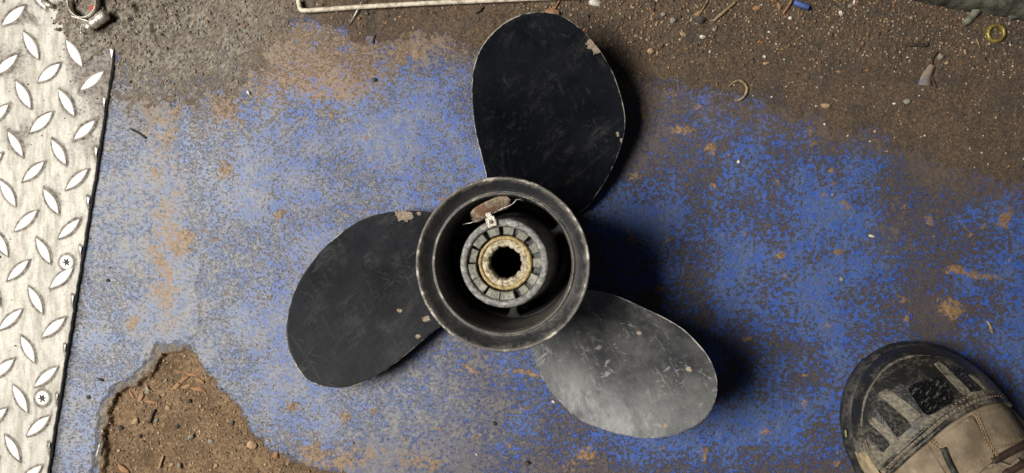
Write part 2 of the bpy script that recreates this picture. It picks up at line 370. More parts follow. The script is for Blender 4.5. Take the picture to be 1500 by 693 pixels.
for _ in range(90):
    u = rr.uniform(200, 1500); v = rr.uniform(150, 690); r_ = rr.uniform(2.0, 6.5)
    bl = np.maximum(bl, rr.uniform(.5, .9) * blob(u, v, r_ * rr.uniform(.7, 1.8), r_, rr.uniform(0, 180), Ub, Vb))
ochre = ochre + bl * 1.0
dust_haze = .95 * sstep(430, 150, Uw) + .22 * sstep(1100, 500, Uw) + .42 * sstep(1000, 350, Uw) + .25 * blob(1290, 360, 60, 60) + .28 * blob(620, 600, 200, 60) * sstep(900, 500, U)  # paler to the left: dust film plus painted haze
wearA = .31 + .52 * (fbm(U, V, 120, 4, 70) - .5) * 2 + .22 * (fbm(U, V, 34, 3, 74) - .5) * 2 + .22 * sstep(90, 0, V - mb) + .16 * blob(1380, 480, 160, 60) + .30 * blob(250, 420, 50, 180) + .25 * sstep(620, 690, Vw) + .06 * sstep(1300, 1500, U)
# the broken-out bay at the lower left
poly = np.array([(140, 720), (147, 640), (152, 603), (164, 577), (196, 566), (214, 548), (232, 514), (262, 510), (285, 520), (305, 545), (330, 575), (352, 600), (366, 632), (392, 656), (430, 672), (470, 690), (520, 705), (540, 760), (140, 760)], float)
sub = (U > 60) & (U < 640) & (V > 440) & (V < 800)
pu = (U + warp(4, 9, 80) + warp(9, 30, 81))[sub]; pv = (V + warp(4, 9, 82) + warp(7, 30, 83))[sub]
dmin = np.full(pu.shape, 1e9); ins = np.zeros(pu.shape, bool)
for i in range(len(poly)):
    a = poly[i]; b = poly[(i + 1) % len(poly)]; ab = b - a
    t = np.clip(((pu - a[0]) * ab[0] + (pv - a[1]) * ab[1]) / (ab @ ab), 0, 1)
    dmin = np.minimum(dmin, np.hypot(pu - a[0] - t * ab[0], pv - a[1] - t * ab[1]))
    cnd = ((a[1] > pv) != (b[1] > pv)) & (pu < (b[0] - a[0]) * (pv - a[1]) / (b[1] - a[1] + 1e-9) + a[0]); ins ^= cnd
sd = np.full(X.shape, -99.0); sd[sub] = np.where(ins, dmin, -dmin)
width = 1.4 + 11 * sstep(235, 330, U)
hole = sstep(-width, width, sd - 3)
ledge = sstep(-10.5, -8.5, sd + 6 * (fbm(U, V, 26, 3, 90) - .45)) * sstep(330, 250, U)
holecol = sstep(-width * .8, width * .8, sd)
# heights
Z = .00035 * (fbm(U, V, 6, 3, 100) - .5) + .0006 * (fbm(U, V, 40, 3, 101) - .5)
gran = fbm(U * .8 + V * .6, (V * .8 - U * .6) * .55, 4.2, 4, 102) - .5; lump = fbm(U, V, 16, 4, 103) - .5; big = fbm(U, V, 60, 3, 104) - .5
Z += mud_ * (.0006 + .0017 * gran * (1 - .6 * sstep(700, 820, U) * sstep(60, 130, V)) + .0020 * lump * (1 - .5 * sstep(700, 820, U)) + .0015 * big)
heap = blob(175, 12, 60, 55, 0, U, V) + .8 * blob(120, 30, 45, 30, 0, U, V) + .35 * blob(135, 110, 28, 60, 0, U, V)
Z += .0072 * np.minimum(heap, 1) * (1 + .35 * lump * 2 + .25 * gran) * sstep(250, -40, V - mb - 40)
pits = sstep(.60, .70, fbm(U, V, 12, 3, 105)) * blob(215, 30, 70, 45, 0, U, V)
Z -= pits * .003
Z += bl * .0006 * (1 + 1.2 * gran)
Z -= ledge * .0012 * (1 + .8 * lump)
Z -= hole * (.0032 + .0008 * sstep(300, 150, U)); Z += hole * (.0018 * lump + .0011 * gran + .0012 * big)
# a turned-up rim along the break and the ridge above it
Z += .0006 * np.exp(-((sd + 12) / 4.5) ** 2) * sstep(320, 240, U)
crk = np.abs(U - np.interp(V, [360, 420, 480, 500, 520], [300, 285, 292, 270, 262]) + warp(5, 14, 93))
Z += .0006 * np.exp(-(crk / 3) ** 2) * sstep(350, 400, V) * sstep(530, 500, V)
xe = 170 - (V - 60) * .16114            # tread plate's right edge, photo column
under = U < xe - 3
Zheap = Z.copy()
lowered = (U < xe - 6) & (Z < .0042)
Z = np.where(lowered, np.minimum(Z, -.0006), Z)
Z = np.where(U < 60, np.minimum(Z, .0040), Z)
Z = np.where((U < 60), -.0006, Z)
oil_shade = .55 * blob(925, 100, 38, 32) + .5 * sstep(1240, 1460, Uw) * sstep(120, 330, Vw) * sstep(620, 420, Vw) * .6 + .45 * blob(1340, 500, 130, 26, 6) + .35 * blob(1330, 165, 60, 22) + .45 * sstep(26, 6, U - xe + warp(6, 20, 95)) * sstep(300, 450, V) + .3 * sstep(40, 8, U - xe)  # dark patches, some oily; shade painted beside top blade and plate edge
oil_shade = np.clip(oil_shade, 0, .8)
mudF = np.maximum(np.maximum(mudA, holecol), np.minimum(1, ledge * .62))
mudF = np.maximum(mudF, sstep(.003, .005, Z) * (U < 220))
greyF = np.maximum(grey, ledge * (1 - holecol)) * (1 - holecol)
me = grid_mesh('floor', X, Y, Z, dict(mud=mudF, ochre=ochre * (1 - .6 * hole), dust=dust_haze * (1 - mud_), grey=greyF, wear=wearA, film=film_, soil=holecol, oil_shade=oil_shade * (1 - holecol)))
floor = tag(link('floor', me, MF), 'worn blue painted floor with dried mud along the top and a broken-out corner', None, None, 'structure')
def floor_z(u, v):
    x = (u - CU) * PX; y = -(v - CV) * PX
    i = min(max(int(np.searchsorted(gy, y)), 0), len(gy) - 1); j = min(max(int(np.searchsorted(gx, x)), 0), len(gx) - 1)
    return float(Z[i, j])

# ------------------------------------------------------------ tread plate
plate = tag(empty('tread_plate', P(60, 346)), 'bright dusty aluminium diamond tread plate along the left side of the blue floor', 'tread plate')
PT = .0035; pl0 = plate.location
ys = np.arange(-.245, .2451, .0009)
tt = np.concatenate([-np.geomspace(.9, .02, 26), np.linspace(0, 1, 330)[1:]])
YY = np.repeat(ys[:, None], len(tt), 1)
VV = -YY / PX + CV
xedge = ((170 - (VV - 60) * .16114 + 1.2 * (fbm(VV, VV * 0 + 3, 9, 3, 6) - .5) * 2) - CU) * PX * (H - PT) / H
XX = xedge - .0 + np.where(tt[None] < 0, -.20 + tt[None] * .25, -.20 + .20 * tt[None])
LA = np.array([63.3, 11.6]); LB = np.array([-11.3, 72.2])
lugs = []
for i in range(-8, 5):
    for j in range(-5, 13):
        a = np.array([73.0, 107.0]) + i * LA + j * LB
        lugs.append((a[0], a[1], -41.5)); b = a + np.array([25.5, 43.5]); lugs.append((b[0], b[1], 61.0))
def edge_u(v): return 170 - (v - 60) * .16114
lugs = [l for l in lugs if -260 < l[0] < edge_u(l[1]) + 16 and -140 < l[1] < 830 and not (l[0] > 80 and l[1] < 50)]
screws = [(98.5, 384), (63, 583), (27, 783)]
kp = PX * (H - PT) / H; UU = XX / kp + CU; VVp = -YY / kp + CV
gm = np.zeros_like(XX)
for (u, v, ang) in lugs:
    if u < -40: continue
    a = math.radians(ang); msk = (np.abs(UU - u) < 40) & (np.abs(VVp - v) < 40)
    du = UU[msk] - u; dv = VVp[msk] - v
    p = (du * math.cos(a) + dv * math.sin(a)) / 22.6; q = np.abs(-du * math.sin(a) + dv * math.cos(a))
    hw = 7.6 * np.clip(1 - p * p, 0, 1)
    d = np.where(np.abs(p) < 1, np.maximum(q - hw, 0), np.hypot((np.abs(p) - 1) * 21, q))
    gm[msk] = np.maximum(gm[msk], .95 * np.exp(-(d / 2.2) ** 2) + .28 * np.exp(-(d / 7) ** 2) + .0)
for (u, v) in screws:
    d = np.hypot(UU - u, VVp - v); gm = np.maximum(gm, .9 * np.exp(-((d - 12) / 3) ** 2))
gn = fbm(UU, VVp, 50, 5, 33); gm2 = fbm(UU, VVp * .35, 24, 4, 35)
gm = gm + .42 * sstep(.45, .75, gn) + .25 * sstep(.5, .8, gm2) + sstep(225, 60, VVp + warp(0, 9, 1)[0, 0] - 1.1 * (UU - 110)) * sstep(70, 118, UU + 30 * (gn - .5) * 2) * .95
gm = gm + .55 * np.exp(-(((UU - 30) / 60) ** 2 + ((VVp - 20) / 40) ** 2)) * sstep(.4, .6, gn)
ZZ = PT + .0002 * (fbm(UU, VVp, 30, 3, 37) - .5) + .0008 * np.clip(gm - .8, 0, 1) * fbm(UU, VVp, 5, 3, 38)
# square edge: last columns turn down
XX = np.concatenate([XX, xedge[:, :1] + .0002, xedge[:, :1] + .0002], 1); YY = np.concatenate([YY, YY[:, :2]], 1)
ZZ = np.concatenate([ZZ, ZZ[:, -1:] - .0004, np.full((len(ys), 1), .0001)], 1); gm = np.concatenate([gm, gm[:, -2:] * 0 + .5], 1)
link('plate_sheet', grid_mesh('plate_sheet', XX - pl0.x, YY - pl0.y, ZZ, dict(grime=gm)), MP, plate)
def lug_bm():
    bm = bmesh.new(); n = 9; L = .0114; W = .0036
    rings = []
    for (sc, z, sw) in ((1.0, -.0002, 1.0), (.97, .0008, .90), (.88, .00125, .62)):
        ring = []
        for side in (1, -1):
            for k in range(n):
                t = -1 + 2 * k / n
                x = t * side
                ring.append(bm.verts.new((x * L * sc, side * W * sw * (1 - x * x) * sc, z)))
        rings.append(ring)
    m = len(rings[0])
    for a, b in zip(rings, rings[1:]):
        for k in range(m):
            q = (a[k], a[(k + 1) % m], b[(k + 1) % m], b[k])
            bm.faces.new(q)
    bm.faces.new(rings[-1]); bmesh.ops.recalc_face_normals(bm, faces=bm.faces)
    return bm
bm = lug_bm(); lug_me = bpy.data.meshes.new('lug'); bm.to_mesh(lug_me); bm.free(); lug_me.materials.append(ML)
for (u, v, ang) in lugs:
    p = P(u, v, PT); aa = -math.radians(ang + random.uniform(-2.5, 2.5))
    m = lug_me
    if u > edge_u(v) - 22:
        bm = lug_bm()
        Mx = Matrix.Translation(p) @ Matrix.Rotation(aa, 4, 'Z')
        e0 = P(edge_u(v - 30), v - 30, PT); e1 = P(edge_u(v + 30), v + 30, PT)
        nrm = Vector((-(e1 - e0).y, (e1 - e0).x, 0)).normalized()
        if nrm.x < 0: nrm = -nrm
        inv = Mx.inverted()
        r = bmesh.ops.bisect_plane(bm, geom=bm.verts[:] + bm.edges[:] + bm.faces[:], plane_co=inv @ (e0 - nrm * .0004), plane_no=inv.to_3x3() @ nrm, clear_outer=True)
        if len(bm.verts) < 5: bm.free(); continue
        bmesh.ops.holes_fill(bm, edges=bm.edges[:])
        m = bpy.data.meshes.new('cut_lug'); bm.to_mesh(m); bm.free(); m.materials.append(ML)
    o = bpy.data.objects.new('lug', m); COL.objects.link(o); o.parent = plate
    o.location = p - pl0; o.rotation_euler = (0, 0, aa)
    k = random.uniform(.94, 1.05); o.scale = (k, random.uniform(.9, 1.1), 1) if m is lug_me else (1, 1, 1)
# countersunk screws
for (u, v) in screws:
    p = P(u, v, PT)
    prof = [(.0001, .0009), (.0022, .0010), (.0046, .0009), (.0053, .0003), (.0054, -.0003)]
    sc = revolve('screw', [(r_, z_) for r_, z_ in prof], ML, plate, 32); sc.location = p - pl0
    vs = []; n = 24
    for k in range(n):
        a = 2 * math.pi * k / n; r_ = .0030 if k % 4 < 2 else .0017
        vs.append((math.cos(a) * r_, math.sin(a) * r_, .00125))
    vs.append((0, 0, .00105))
    link('star_recess', mesh_py('star_recess', vs, [(k, (k + 1) % n, n) for k in range(n)]), MDARKST, sc)

# ------------------------------------------------------------ propeller
A = Vector((-.115, -.035, 1)).normalized()
ZR = .110
rimw = P(735, 388, .114)
base = rimw - A * ZR
prop = tag(empty('boat_propeller', base), 'black three-bladed outboard boat propeller lying hub-up on the blue floor', 'boat propeller')
prop.rotation_mode = 'QUATERNION'; prop.rotation_quaternion = Vector((0, 0, 1)).rotation_difference(A)
MW = Matrix.Translation(base) @ prop.rotation_quaternion.to_matrix().to_4x4(); MI = MW.inverted()
KP = .046; Z0 = .036; RAKE = .20
camp = Vector((0, 0, H))
def ray_local(u, v, zf):         # the propeller-space point seen at a photo point where local height = zf(local)
    z = .05
    for _ in range(30):
        pl = MI @ P(u, v, z); z += (zf(pl) - pl.z) * .8
    return MI @ P(u, v, z)
TOP = [(713, 262), (708, 240), (701, 213), (695, 185), (692, 155), (691, 127), (694, 98), (702, 75), (714, 56), (729, 41), (747, 28), (766, 20.5), (785, 17.5), (805, 18.5), (825, 24), (845, 37), (861, 52), (877, 71), (889, 90), (900, 111), (909, 138), (914.5, 160), (916, 180), (913, 202), (904, 230), (891, 258), (877, 281), (862, 302)]
LEFT = [(631, 311), (612, 309), (594, 308.5), (575, 310), (557, 313), (540, 318), (525, 324), (508, 334), (492, 347), (475, 362), (460, 379), (447, 397), (437, 414), (428, 434), (422, 456), (419, 483), (423, 511), (435, 539), (451, 557), (474, 566.5), (502, 568), (518, 565), (534, 559.6), (550, 552), (566, 542), (583, 529), (599, 516), (626, 493), (643, 480)]
RIGHT = [(861, 425), (881, 427.5), (895, 431), (909.5, 436), (926, 443), (942, 450.5), (960, 459), (978, 468), (993, 477), (1006.5, 487), (1031, 513), (1045, 537), (1051, 562), (1048, 586), (1039, 606), (1023, 622), (998, 634), (966, 641), (934, 641), (897, 634), (865, 623), (837, 606), (820, 590), (808.5, 578), (792, 549.5), (782, 521), (779, 510)]
CHIPS = {'t': [(866, 64, 10), (874, 74, 8), (905, 197, 4), (910, 205, 4)],
         'l': [(588, 316, 11), (600, 319, 8), (614, 313, 5), (588, 457, 5), (625, 467, 6), (611, 493, 5)],
         'r': [(936, 487, 4), (1010, 541, 5), (928, 593, 2), (945, 452, 5), (975, 623, 4)]}
def blade(key, outline, mid, camber, scuff_sheen, Z0=Z0, KP=KP, RAKE=RAKE):
    m_ = math.radians(mid)
    def zf(pl):
        th = math.atan2(pl.y, pl.x) - m_
        th = (th + math.pi) % (2 * math.pi) - math.pi
        r = math.hypot(pl.x, pl.y)
        return Z0 + KP * max(-.8, min(.8, th)) + RAKE * max(0, r - .05)
    pts = [ray_local(u, v, zf) for u, v in smooth_outline(outline)]
    pts = [Vector((p.x, p.y)) for p in pts]
    R0 = .0445
    a0 = math.atan2(pts[0].y, pts[0].x); a1 = math.atan2(pts[-1].y, pts[-1].x)
    # close the outline inside the wall of the hub
    d = (a0 - a1 + math.pi) % (2 * math.pi) - math.pi
    ext = [Vector((math.cos(a1 + d * t), math.sin(a1 + d * t))) * R0 for t in np.linspace(.0, 1, 16)]
    loop = pts + ext
    # resample evenly
    seg = []; tot = 0
    for i in range(len(loop)):
        l = (loop[(i + 1) % len(loop)] - loop[i]).length; seg.append((tot, l, i)); tot += l
    NS = 260; bd = []
    k = 0
    for q in range(NS):
        t = tot * q / NS
        while k < len(seg) - 1 and seg[k + 1][0] <= t: k += 1
        s0, l, i = seg[k]; bd.append(loop[i].lerp(loop[(i + 1) % len(loop)], (t - s0) / max(l, 1e-9)))
    bd = np.array([(p.x, p.y) for p in bd])
    cen = bd.mean(0); 
    # inner rings
    rad = np.array([0.004, .1, .2, .3, .4, .5, .6, .68, .76, .83, .88, .92, .95, .97, .985, .995, 1.0])
    def lift(x, y, rho, side):
        th = np.arctan2(y, x) - m_; th = (th + math.pi) % (2 * math.pi) - math.pi
        r = np.hypot(x, y)
        z = Z0 + KP * np.clip(th, -.8, .8) + RAKE * np.maximum(0, r - .05)
        t = .0012 + .0060 * (1 - rho) ** .8 * np.clip(1.4 - r / .14, .25, 1.4)
        rnd = np.sqrt(np.clip(1 - np.clip((rho - .985) / .015, 0, 1) ** 2, 0, 1)) * .5 + .5
        cam_ = -camber * (1 - rho ** 2)
        return z + cam_ * 1.0 - (0 if side > 0 else t) - (1 - rnd) * .0006 * side
    allv = []; attrs = {'chip': [], 'edge': [], 'scuff_sheen': []}
    Rr = []
    for side in (1, -1):
        rr_ = rad if side > 0 else rad[::-1]
        for rho in rr_:
            if side < 0 and rho == 1.0: pass
            x = cen[0] + (bd[:, 0] - cen[0]) * rho; y = cen[1] + (bd[:, 1] - cen[1]) * rho
            Rr.append((x, y, lift(x, y, rho, side), rho))
    Xb = np.array([r[0] for r in Rr]); Yb = np.array([r[1] for r in Rr]); Zb = np.array([r[2] for r in Rr])
    rhoA = np.array([np.full(NS, r[3]) for r in Rr])
    # photo position of each vertex on the blade, for the real chips in the paint
    W_ = np.array(MW)
    wx = W_[0, 0] * Xb + W_[0, 1] * Yb + W_[0, 2] * Zb + W_[0, 3]; wy = W_[1, 0] * Xb + W_[1, 1] * Yb + W_[1, 2] * Zb + W_[1, 3]; wz = W_[2, 0] * Xb + W_[2, 1] * Yb + W_[2, 2] * Zb + W_[2, 3]
    u_ = CU + wx / PX * H / (H - wz); v_ = CV - wy / PX * H / (H - wz)
    chip = np.zeros_like(Xb)
    for (cu, cv, cr) in CHIPS[key]: chip = np.maximum(chip, np.exp(-((u_ - cu) ** 2 + (v_ - cv) ** 2) / cr ** 2) * .95)
    edge = np.clip((rhoA - .95) / .05, 0, 1)
    me = grid_mesh('blade', Xb, Yb, Zb, dict(chip=chip, edge=edge, scuff_sheen=np.full(Xb.shape, scuff_sheen)), wrap=True)
    bm = bmesh.new(); bm.from_mesh(me); bmesh.ops.remove_doubles(bm, verts=bm.verts, dist=2e-6)
    bmesh.ops.recalc_face_normals(bm, faces=bm.faces); bm.to_mesh(me); bm.free()
    return link('blade', me, MB, prop)
def smooth_outline(pts, n=4):
    return [(p.x, p.y) for p in smooth_path([Vector((a, b, 0)) for a, b in pts], n)]
b1 = blade('t', TOP, 76, .003, .0, .031, .050, .06); tag(b1, 'blackest blade, with a chipped tan patch near its tip')
b2 = blade('l', LEFT, 195, .002, .08, .015, .0, .21); tag(b2, 'black blade with paint chipped off beside the hub')
b3 = blade('r', RIGHT, 317, .007, 1.0); tag(b3, 'blade scuffed and scratched, its lit sheen painted in grey')

# hub barrel with flared rim
prof = [(.0385, .0), (.0400, .0015), (.0425, .012), (.0450, .03), (.0462, .055), (.0462, .088), (.0472, .096), (.0500, .103), (.0511, .1065), (.0515, .1085),
        (.0514, .1098), (.0508, .1104), (.0499, .1102), (.0492, .1092), (.0455, .1045), (.0434, .1022), (.0428, .1020), (.0423, .1034), (.0417, .1038), (.0411, .1032), (.0407, .1015), (.0402, .098), (.0400, .085), (.0396, .065), (.0393, .050), (.0392, .042), (.0392, .010), (.0350, .004), (.0001, .003)]  # bottom closed off to keep the depth of the hub dark
pf = []
for (a, b), (c_, d_) in zip(prof, prof[1:]):
    n = max(1, int(math.hypot(c_ - a, d_ - b) / .0022))
    for k in range(n): pf.append((a + (c_ - a) * k / n, b + (d_ - b) * k / n))
pf.append(prof[-1]); pf = np.array(pf)
def rimfun(R, a, pr):
    nz = (fbm(np.cos(a) * 40 + 60, np.sin(a) * 40 + 60, 1, 3, 8) - .5)
    k = ((pr[:, 1] > .1035))[:, None]
    return R + k * nz[None] * .0004
hub = revolve('hub_barrel', pf, MH, prop, 320, radfun=rimfun)
ah = np.linspace(0, 2 * math.pi, 320, endpoint=False); rub_lit = np.zeros((len(pf), 320))
lit_side = .5 + .5 * np.cos(ah + .75)          # paints the lit lower right of bore and flare lighter, besides grime
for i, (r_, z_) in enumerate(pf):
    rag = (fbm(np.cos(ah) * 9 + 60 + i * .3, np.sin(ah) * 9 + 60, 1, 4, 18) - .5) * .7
    if z_ > .1094: rub_lit[i] = .40 + rag
    elif z_ > .1080 and r_ > .048: rub_lit[i] = .24 + rag
    if .0405 < r_ < .0432 and .1015 < z_ < .105: rub_lit[i] = .36 + rag
    if .043 < r_ < .050 and z_ < .109: rub_lit[i] = .16 * lit_side - .09
    if r_ < .0412 and z_ > .095 and z_ < .1033: rub_lit[i] = .12 + .12 * lit_side
    if r_ < .0405 and .04 < z_ < .095: rub_lit[i] = .30 * lit_side - .03
at = hub.data.attributes.new('rub_lit', 'FLOAT', 'POINT'); at.data.foreach_set('value', rub_lit.ravel().astype(np.float32))
# webs between barrel and inner hub
ZW = .050
def web(ang):
    vs = []; fs = []; nr = 13; na = 11
    for k in range(nr):
        t = k / (nr - 1); r = .0275 + (.0395 - .0275) * t
        hw = .0026 + .0042 * (abs(2 * t - 1)) ** 2.6
        for s_ in range(na):
            w_ = -1 + 2 * s_ / (na - 1)
            for_z = ZW - .0010 * abs(w_) ** 3
            y = w_ * hw; vs.append((math.sqrt(r * r - y * y), y, for_z))
    top = len(vs)
    vs += [(x, y, z - .02) for (x, y, z) in vs[:top]]
    for k in range(nr - 1):
        for s_ in range(na - 1):
            a = k * na + s_; fs.append((a, a + na, a + na + 1, a + 1)); fs.append((top + a, top + a + 1, top + a + na + 1, top + a + na))
        a = k * na; fs.append((a, top + a, top + a + na, a + na)); a = k * na + na - 1; fs.append((a, a + na, top + a + na, top + a))
    me = mesh_py('web', vs, fs); o = link('web', me, MH, prop); me.attributes.new('rub_lit', 'FLOAT', 'POINT').data.foreach_set('value', [.12] * len(me.vertices)); o.rotation_euler = (0, 0, math.radians(ang)); return o
for a in (32, -90, 150): web(a)
# ledge rings either side of the slots
revolve('slot_ledge', [(.0274, .030), (.0278, .049), (.0290, .0505), (.0303, .0495), (.0306, .030)], MH, prop, 96)
revolve('slot_ledge', [(.0378, .030), (.0381, .0490), (.0390, .0503), (.0398, .0503)], MH, prop, 96)
# inner hub cone
revolve('inner_hub', [(.0300, .004), (.0296, .048), (.0290, .056), (.0282, .075), (.0274, .090), (.0268, .0975), (.0264, .0992), (.0256, .1000), (.0240, .1002), (.0231, .0999), (.0225, .0992), (.0222, .0975), (.0222, .0925)], MRING, prop, 160, wob=.0006)
revolve('damper_seat', [(.0224, .0930), (.0190, .0928), (.0176, .0926), (.0172, .090), (.0170, .080), (.0160, .079)], MH, prop, 96)
# castellated blocks around the bushing
nb = 13
for k in range(nb):
    a0 = 2 * math.pi * k / nb + random.uniform(-.04, .04); wd = random.uniform(.27, .36); zt = .0978 + random.uniform(-.0012, .0012)
    if (a0 > 5.2 or a0 < 2.1) and k % 2: zt -= .0030
    big = 2.2 < (a0 % (2 * math.pi)) < 5.2
    if big: wd = random.uniform(.40, .465)
    vs = []; n = 6
    r0, r1 = .0173, .0221
    for (z, sh) in ((.0920, 0), (zt - .0004, 0), (zt, .0004)):
        for (r, sg) in ((r0 + sh, 1), (r1 - sh, -1)):
            for i in range(n + 1):
                t = i / n if sg > 0 else 1 - i / n
                a = a0 + (t - .5) * (wd - 2 * sh / r); vs.append((r * math.cos(a), r * math.sin(a), z))
    m = 2 * (n + 1); fs = []
    for l in (0, 1):
        for i in range(m): fs.append((l * m + i, l * m + (i + 1) % m, (l + 1) * m + (i + 1) % m, (l + 1) * m + i))
    for i in range(n): fs.append((2 * m + i, 2 * m + i + 1, 2 * m + m - 2 - i, 2 * m + m - 1 - i))
    link('damper_block', mesh_py('damper_block', vs, fs), MBLK, prop, smooth=False)
# brass bushing with splined bore
revolve('bushing', [(.0167, .078), (.0167, .0930), (.0163, .0948), (.0156, .0957), (.0147, .0957), (.0142, .0948), (.0138, .0936)], MBRS, prop, 128, wob=.0005)
NT = 13; na = NT * 16
aa = np.linspace(0, 2 * math.pi, na, endpoint=False)
tooth = np.clip(np.cos(aa * NT) * 3, -1, 1)
jig = (fbm(np.cos(aa) * 30 + 50, np.sin(aa) * 30 + 50, 1, 3, 12) - .5)
jig2 = (fbm(np.cos(aa) * 5 + 50, np.sin(aa) * 5 + 50, 1, 4, 14) - .5)
def spl(R, a, pr):
    wgt = np.clip((.0112 - pr[:, 0]) / .0018, 0, 1)[:, None]
    return R + wgt * (tooth[None] * .00034 * (1 + 4 * jig2[None]) + jig2[None] * .0026) + jig[None] * .0012
spp = [(.0142, .0936), (.0134, .0946), (.0124, .0941), (.0113, .0950), (.0104, .0946), (.0099, .0936), (.0097, .0915), (.0097, .088), (.0098, .086)]
revolve('spline_sleeve', spp, MSPL, prop, na, radfun=spl)

revolve('bore', [(.0104, .0875), (.0104, .05), (.0104, .008), (.0001, .007)], MBORE, prop, 48)
# rusty tab washer caught in the hub
zc = .107
wash = tag(empty('bent_tab_washer', P(718, 312, zc)), 'rusty bent tab washer with loose wire ends caught inside the propeller hub', 'washer')
wl = wash.location
c0 = P(690, 321, .101) - wl; c1 = P(748, 293, .104) - wl
ax = (c1 - c0); L = ax.length; ax.normalize(); sd_ = Vector((0, 0, 1)).cross(ax).normalized()
n = 22; m = 9; Xg = np.zeros((n, m)); Yg = Xg.copy(); Zg = Xg.copy()
def washer_sheet(off):
    for i in range(n):
        t = i / (n - 1); hw = .0050 * (1 - abs(2 * t - 1) ** 5) ** .5 * (1 - .12 * math.sin(3 * t)) + .0002
        for j in range(m):
            q = -1 + 2 * j / (m - 1)
            p = c0 + ax * (L * t) + sd_ * (q * hw * .92 + .0012 * math.sin(t * math.pi)) + Vector((0, 0, .0022 * q + .0012 * math.sin(5 * t) - .0006 * q * q + off))
            Xg[i, j], Yg[i, j], Zg[i, j] = p
    return Xg.copy(), Yg.copy(), Zg.copy()
a_ = washer_sheet(0); b_ = washer_sheet(-.0011)
me = grid_mesh('rusty_strip', np.concatenate([a_[0], b_[0][:, ::-1]], 1), np.concatenate([a_[1], b_[1][:, ::-1]], 1), np.concatenate([a_[2], b_[2][:, ::-1]], 1), wrap=True)
link('rusty_strip', me, MRUST, wash)
def box_oriented(name, c, ex, ey, hx, hy, hz, mat, parent, bev=.0003):
    bm = bmesh.new(); bmesh.ops.create_cube(bm, size=2)
    ez = ex.cross(ey).normalized()
    for v in bm.verts: v.co = c + ex * (v.co.x * hx) + ey * (v.co.y * hy) + ez * (v.co.z * hz)
    bmesh.ops.bevel(bm, geom=bm.edges[:], offset=bev, segments=2, affect='EDGES')
    me = bpy.data.meshes.new(name); bm.to_mesh(me); bm.free(); return link(name, me, mat, parent, smooth=False)
tb = P(719.5, 325, .1065) - wl; ex = Vector((.93, .36, 0)).normalized(); ey = Vector((-.36, .93, 0)).normalized()
box_oriented('tab', tb, ex, ey, .0029, .0029, .0004, MTIN, wash)
box_oriented('tab_neck', tb + ey * .0036 + Vector((0, 0, -.0006)), ex, ey, .0019, .0026, .0003, MTIN, wash)
rv = revolve('rivet', [(.0001, .0011), (.0009, .0010), (.0013, .0006), (.0014, .0002)], MRUST, wash, 16); rv.location = tb
tube('wire', [P(u, v, z) - wl for u, v, z in [(711, 319, .104), (700, 323, .1045), (688, 327, .104), (683, 327.5, .103), (678, 329, .1015)]], .00026, MWIRE, wash, 6)
tube('wire', [P(u, v, z) - wl for u, v, z in [(723, 312, .104), (735, 306, .1055), (749, 300, .107), (753, 297, .108), (757, 292, .1085), (761, 292, .1085), (766, 295, .108), (763, 291.5, .107), (768, 292, .1065)]], .00032, MWIRE, wash, 6)

# ------------------------------------------------------------ boot
BS = P(1298, 519, .02); ea = Vector((.507, -.862, 0)).normalized(); eb = Vector((.862, .507, 0)).normalized()
boot = tag(empty('work_boot', (BS.x, BS.y, 0)), 'dusty work boot with black rubber toe cap and tan leather in the lower right corner', 'boot')
bl0 = boot.location
def Wd(s):
    s = max(s, 0); k = min(s / .074, 1)
    w_ = .0572 * math.sqrt(max(0, 1 - (1 - k) ** 2.25))
    if s > .15: w_ -= .016 * min(1, (s - .15) / .06)
    if s > .20: w_ += .006 * min(1, (s - .20) / .06)
    if s > .27: w_ *= math.sqrt(max(0, 1 - ((s - .27) / .036) ** 2.2))
    return max(w_, .0001)
SOLE_T = .016
def Hh(s):
    s = max(s, 0)
    pts = [(0, .021), (.006, .031), (.015, .041), (.03, .050), (.05, .058), (.075, .062), (.10, .069), (.13, .085), (.16, .103), (.19, .118), (.30, .125), (.4, .125)]
    return float(np.interp(s, [p[0] for p in pts], [p[1] for p in pts]))
def Hs(s): return (Hh(s - .008) + Hh(s) * 2 + Hh(s + .008)) / 4
INS = .0045
def surf_z(s, y, off=0.0):
    w_ = Wd(s) - INS + off
    if s <= 0 or w_ <= .0002: return SOLE_T
    q = min(1, abs(y) / w_)
    return SOLE_T + (Hs(s) + off - SOLE_T) * max(0, 1 - q ** 2.3) ** .47
def bw(s, y, z): return Vector((0, 0, 0)) + ea * s + eb * y + Vector((0, 0, z))
def px_sy(u, v, off=0.0):
    z = .05
    for _ in range(25):
        p = P(u, v, z) - Vector((bl0.x, bl0.y, 0)); s = p.dot(ea); y = p.dot(eb)
        z += (surf_z(s, y, off) - z) * .5
    return s, y, z
def on_boot(u, v, off=0.0, raise_=0.0):
    s, y, z = px_sy(u, v, off); return bw(s, y, surf_z(s, y, off) + raise_)
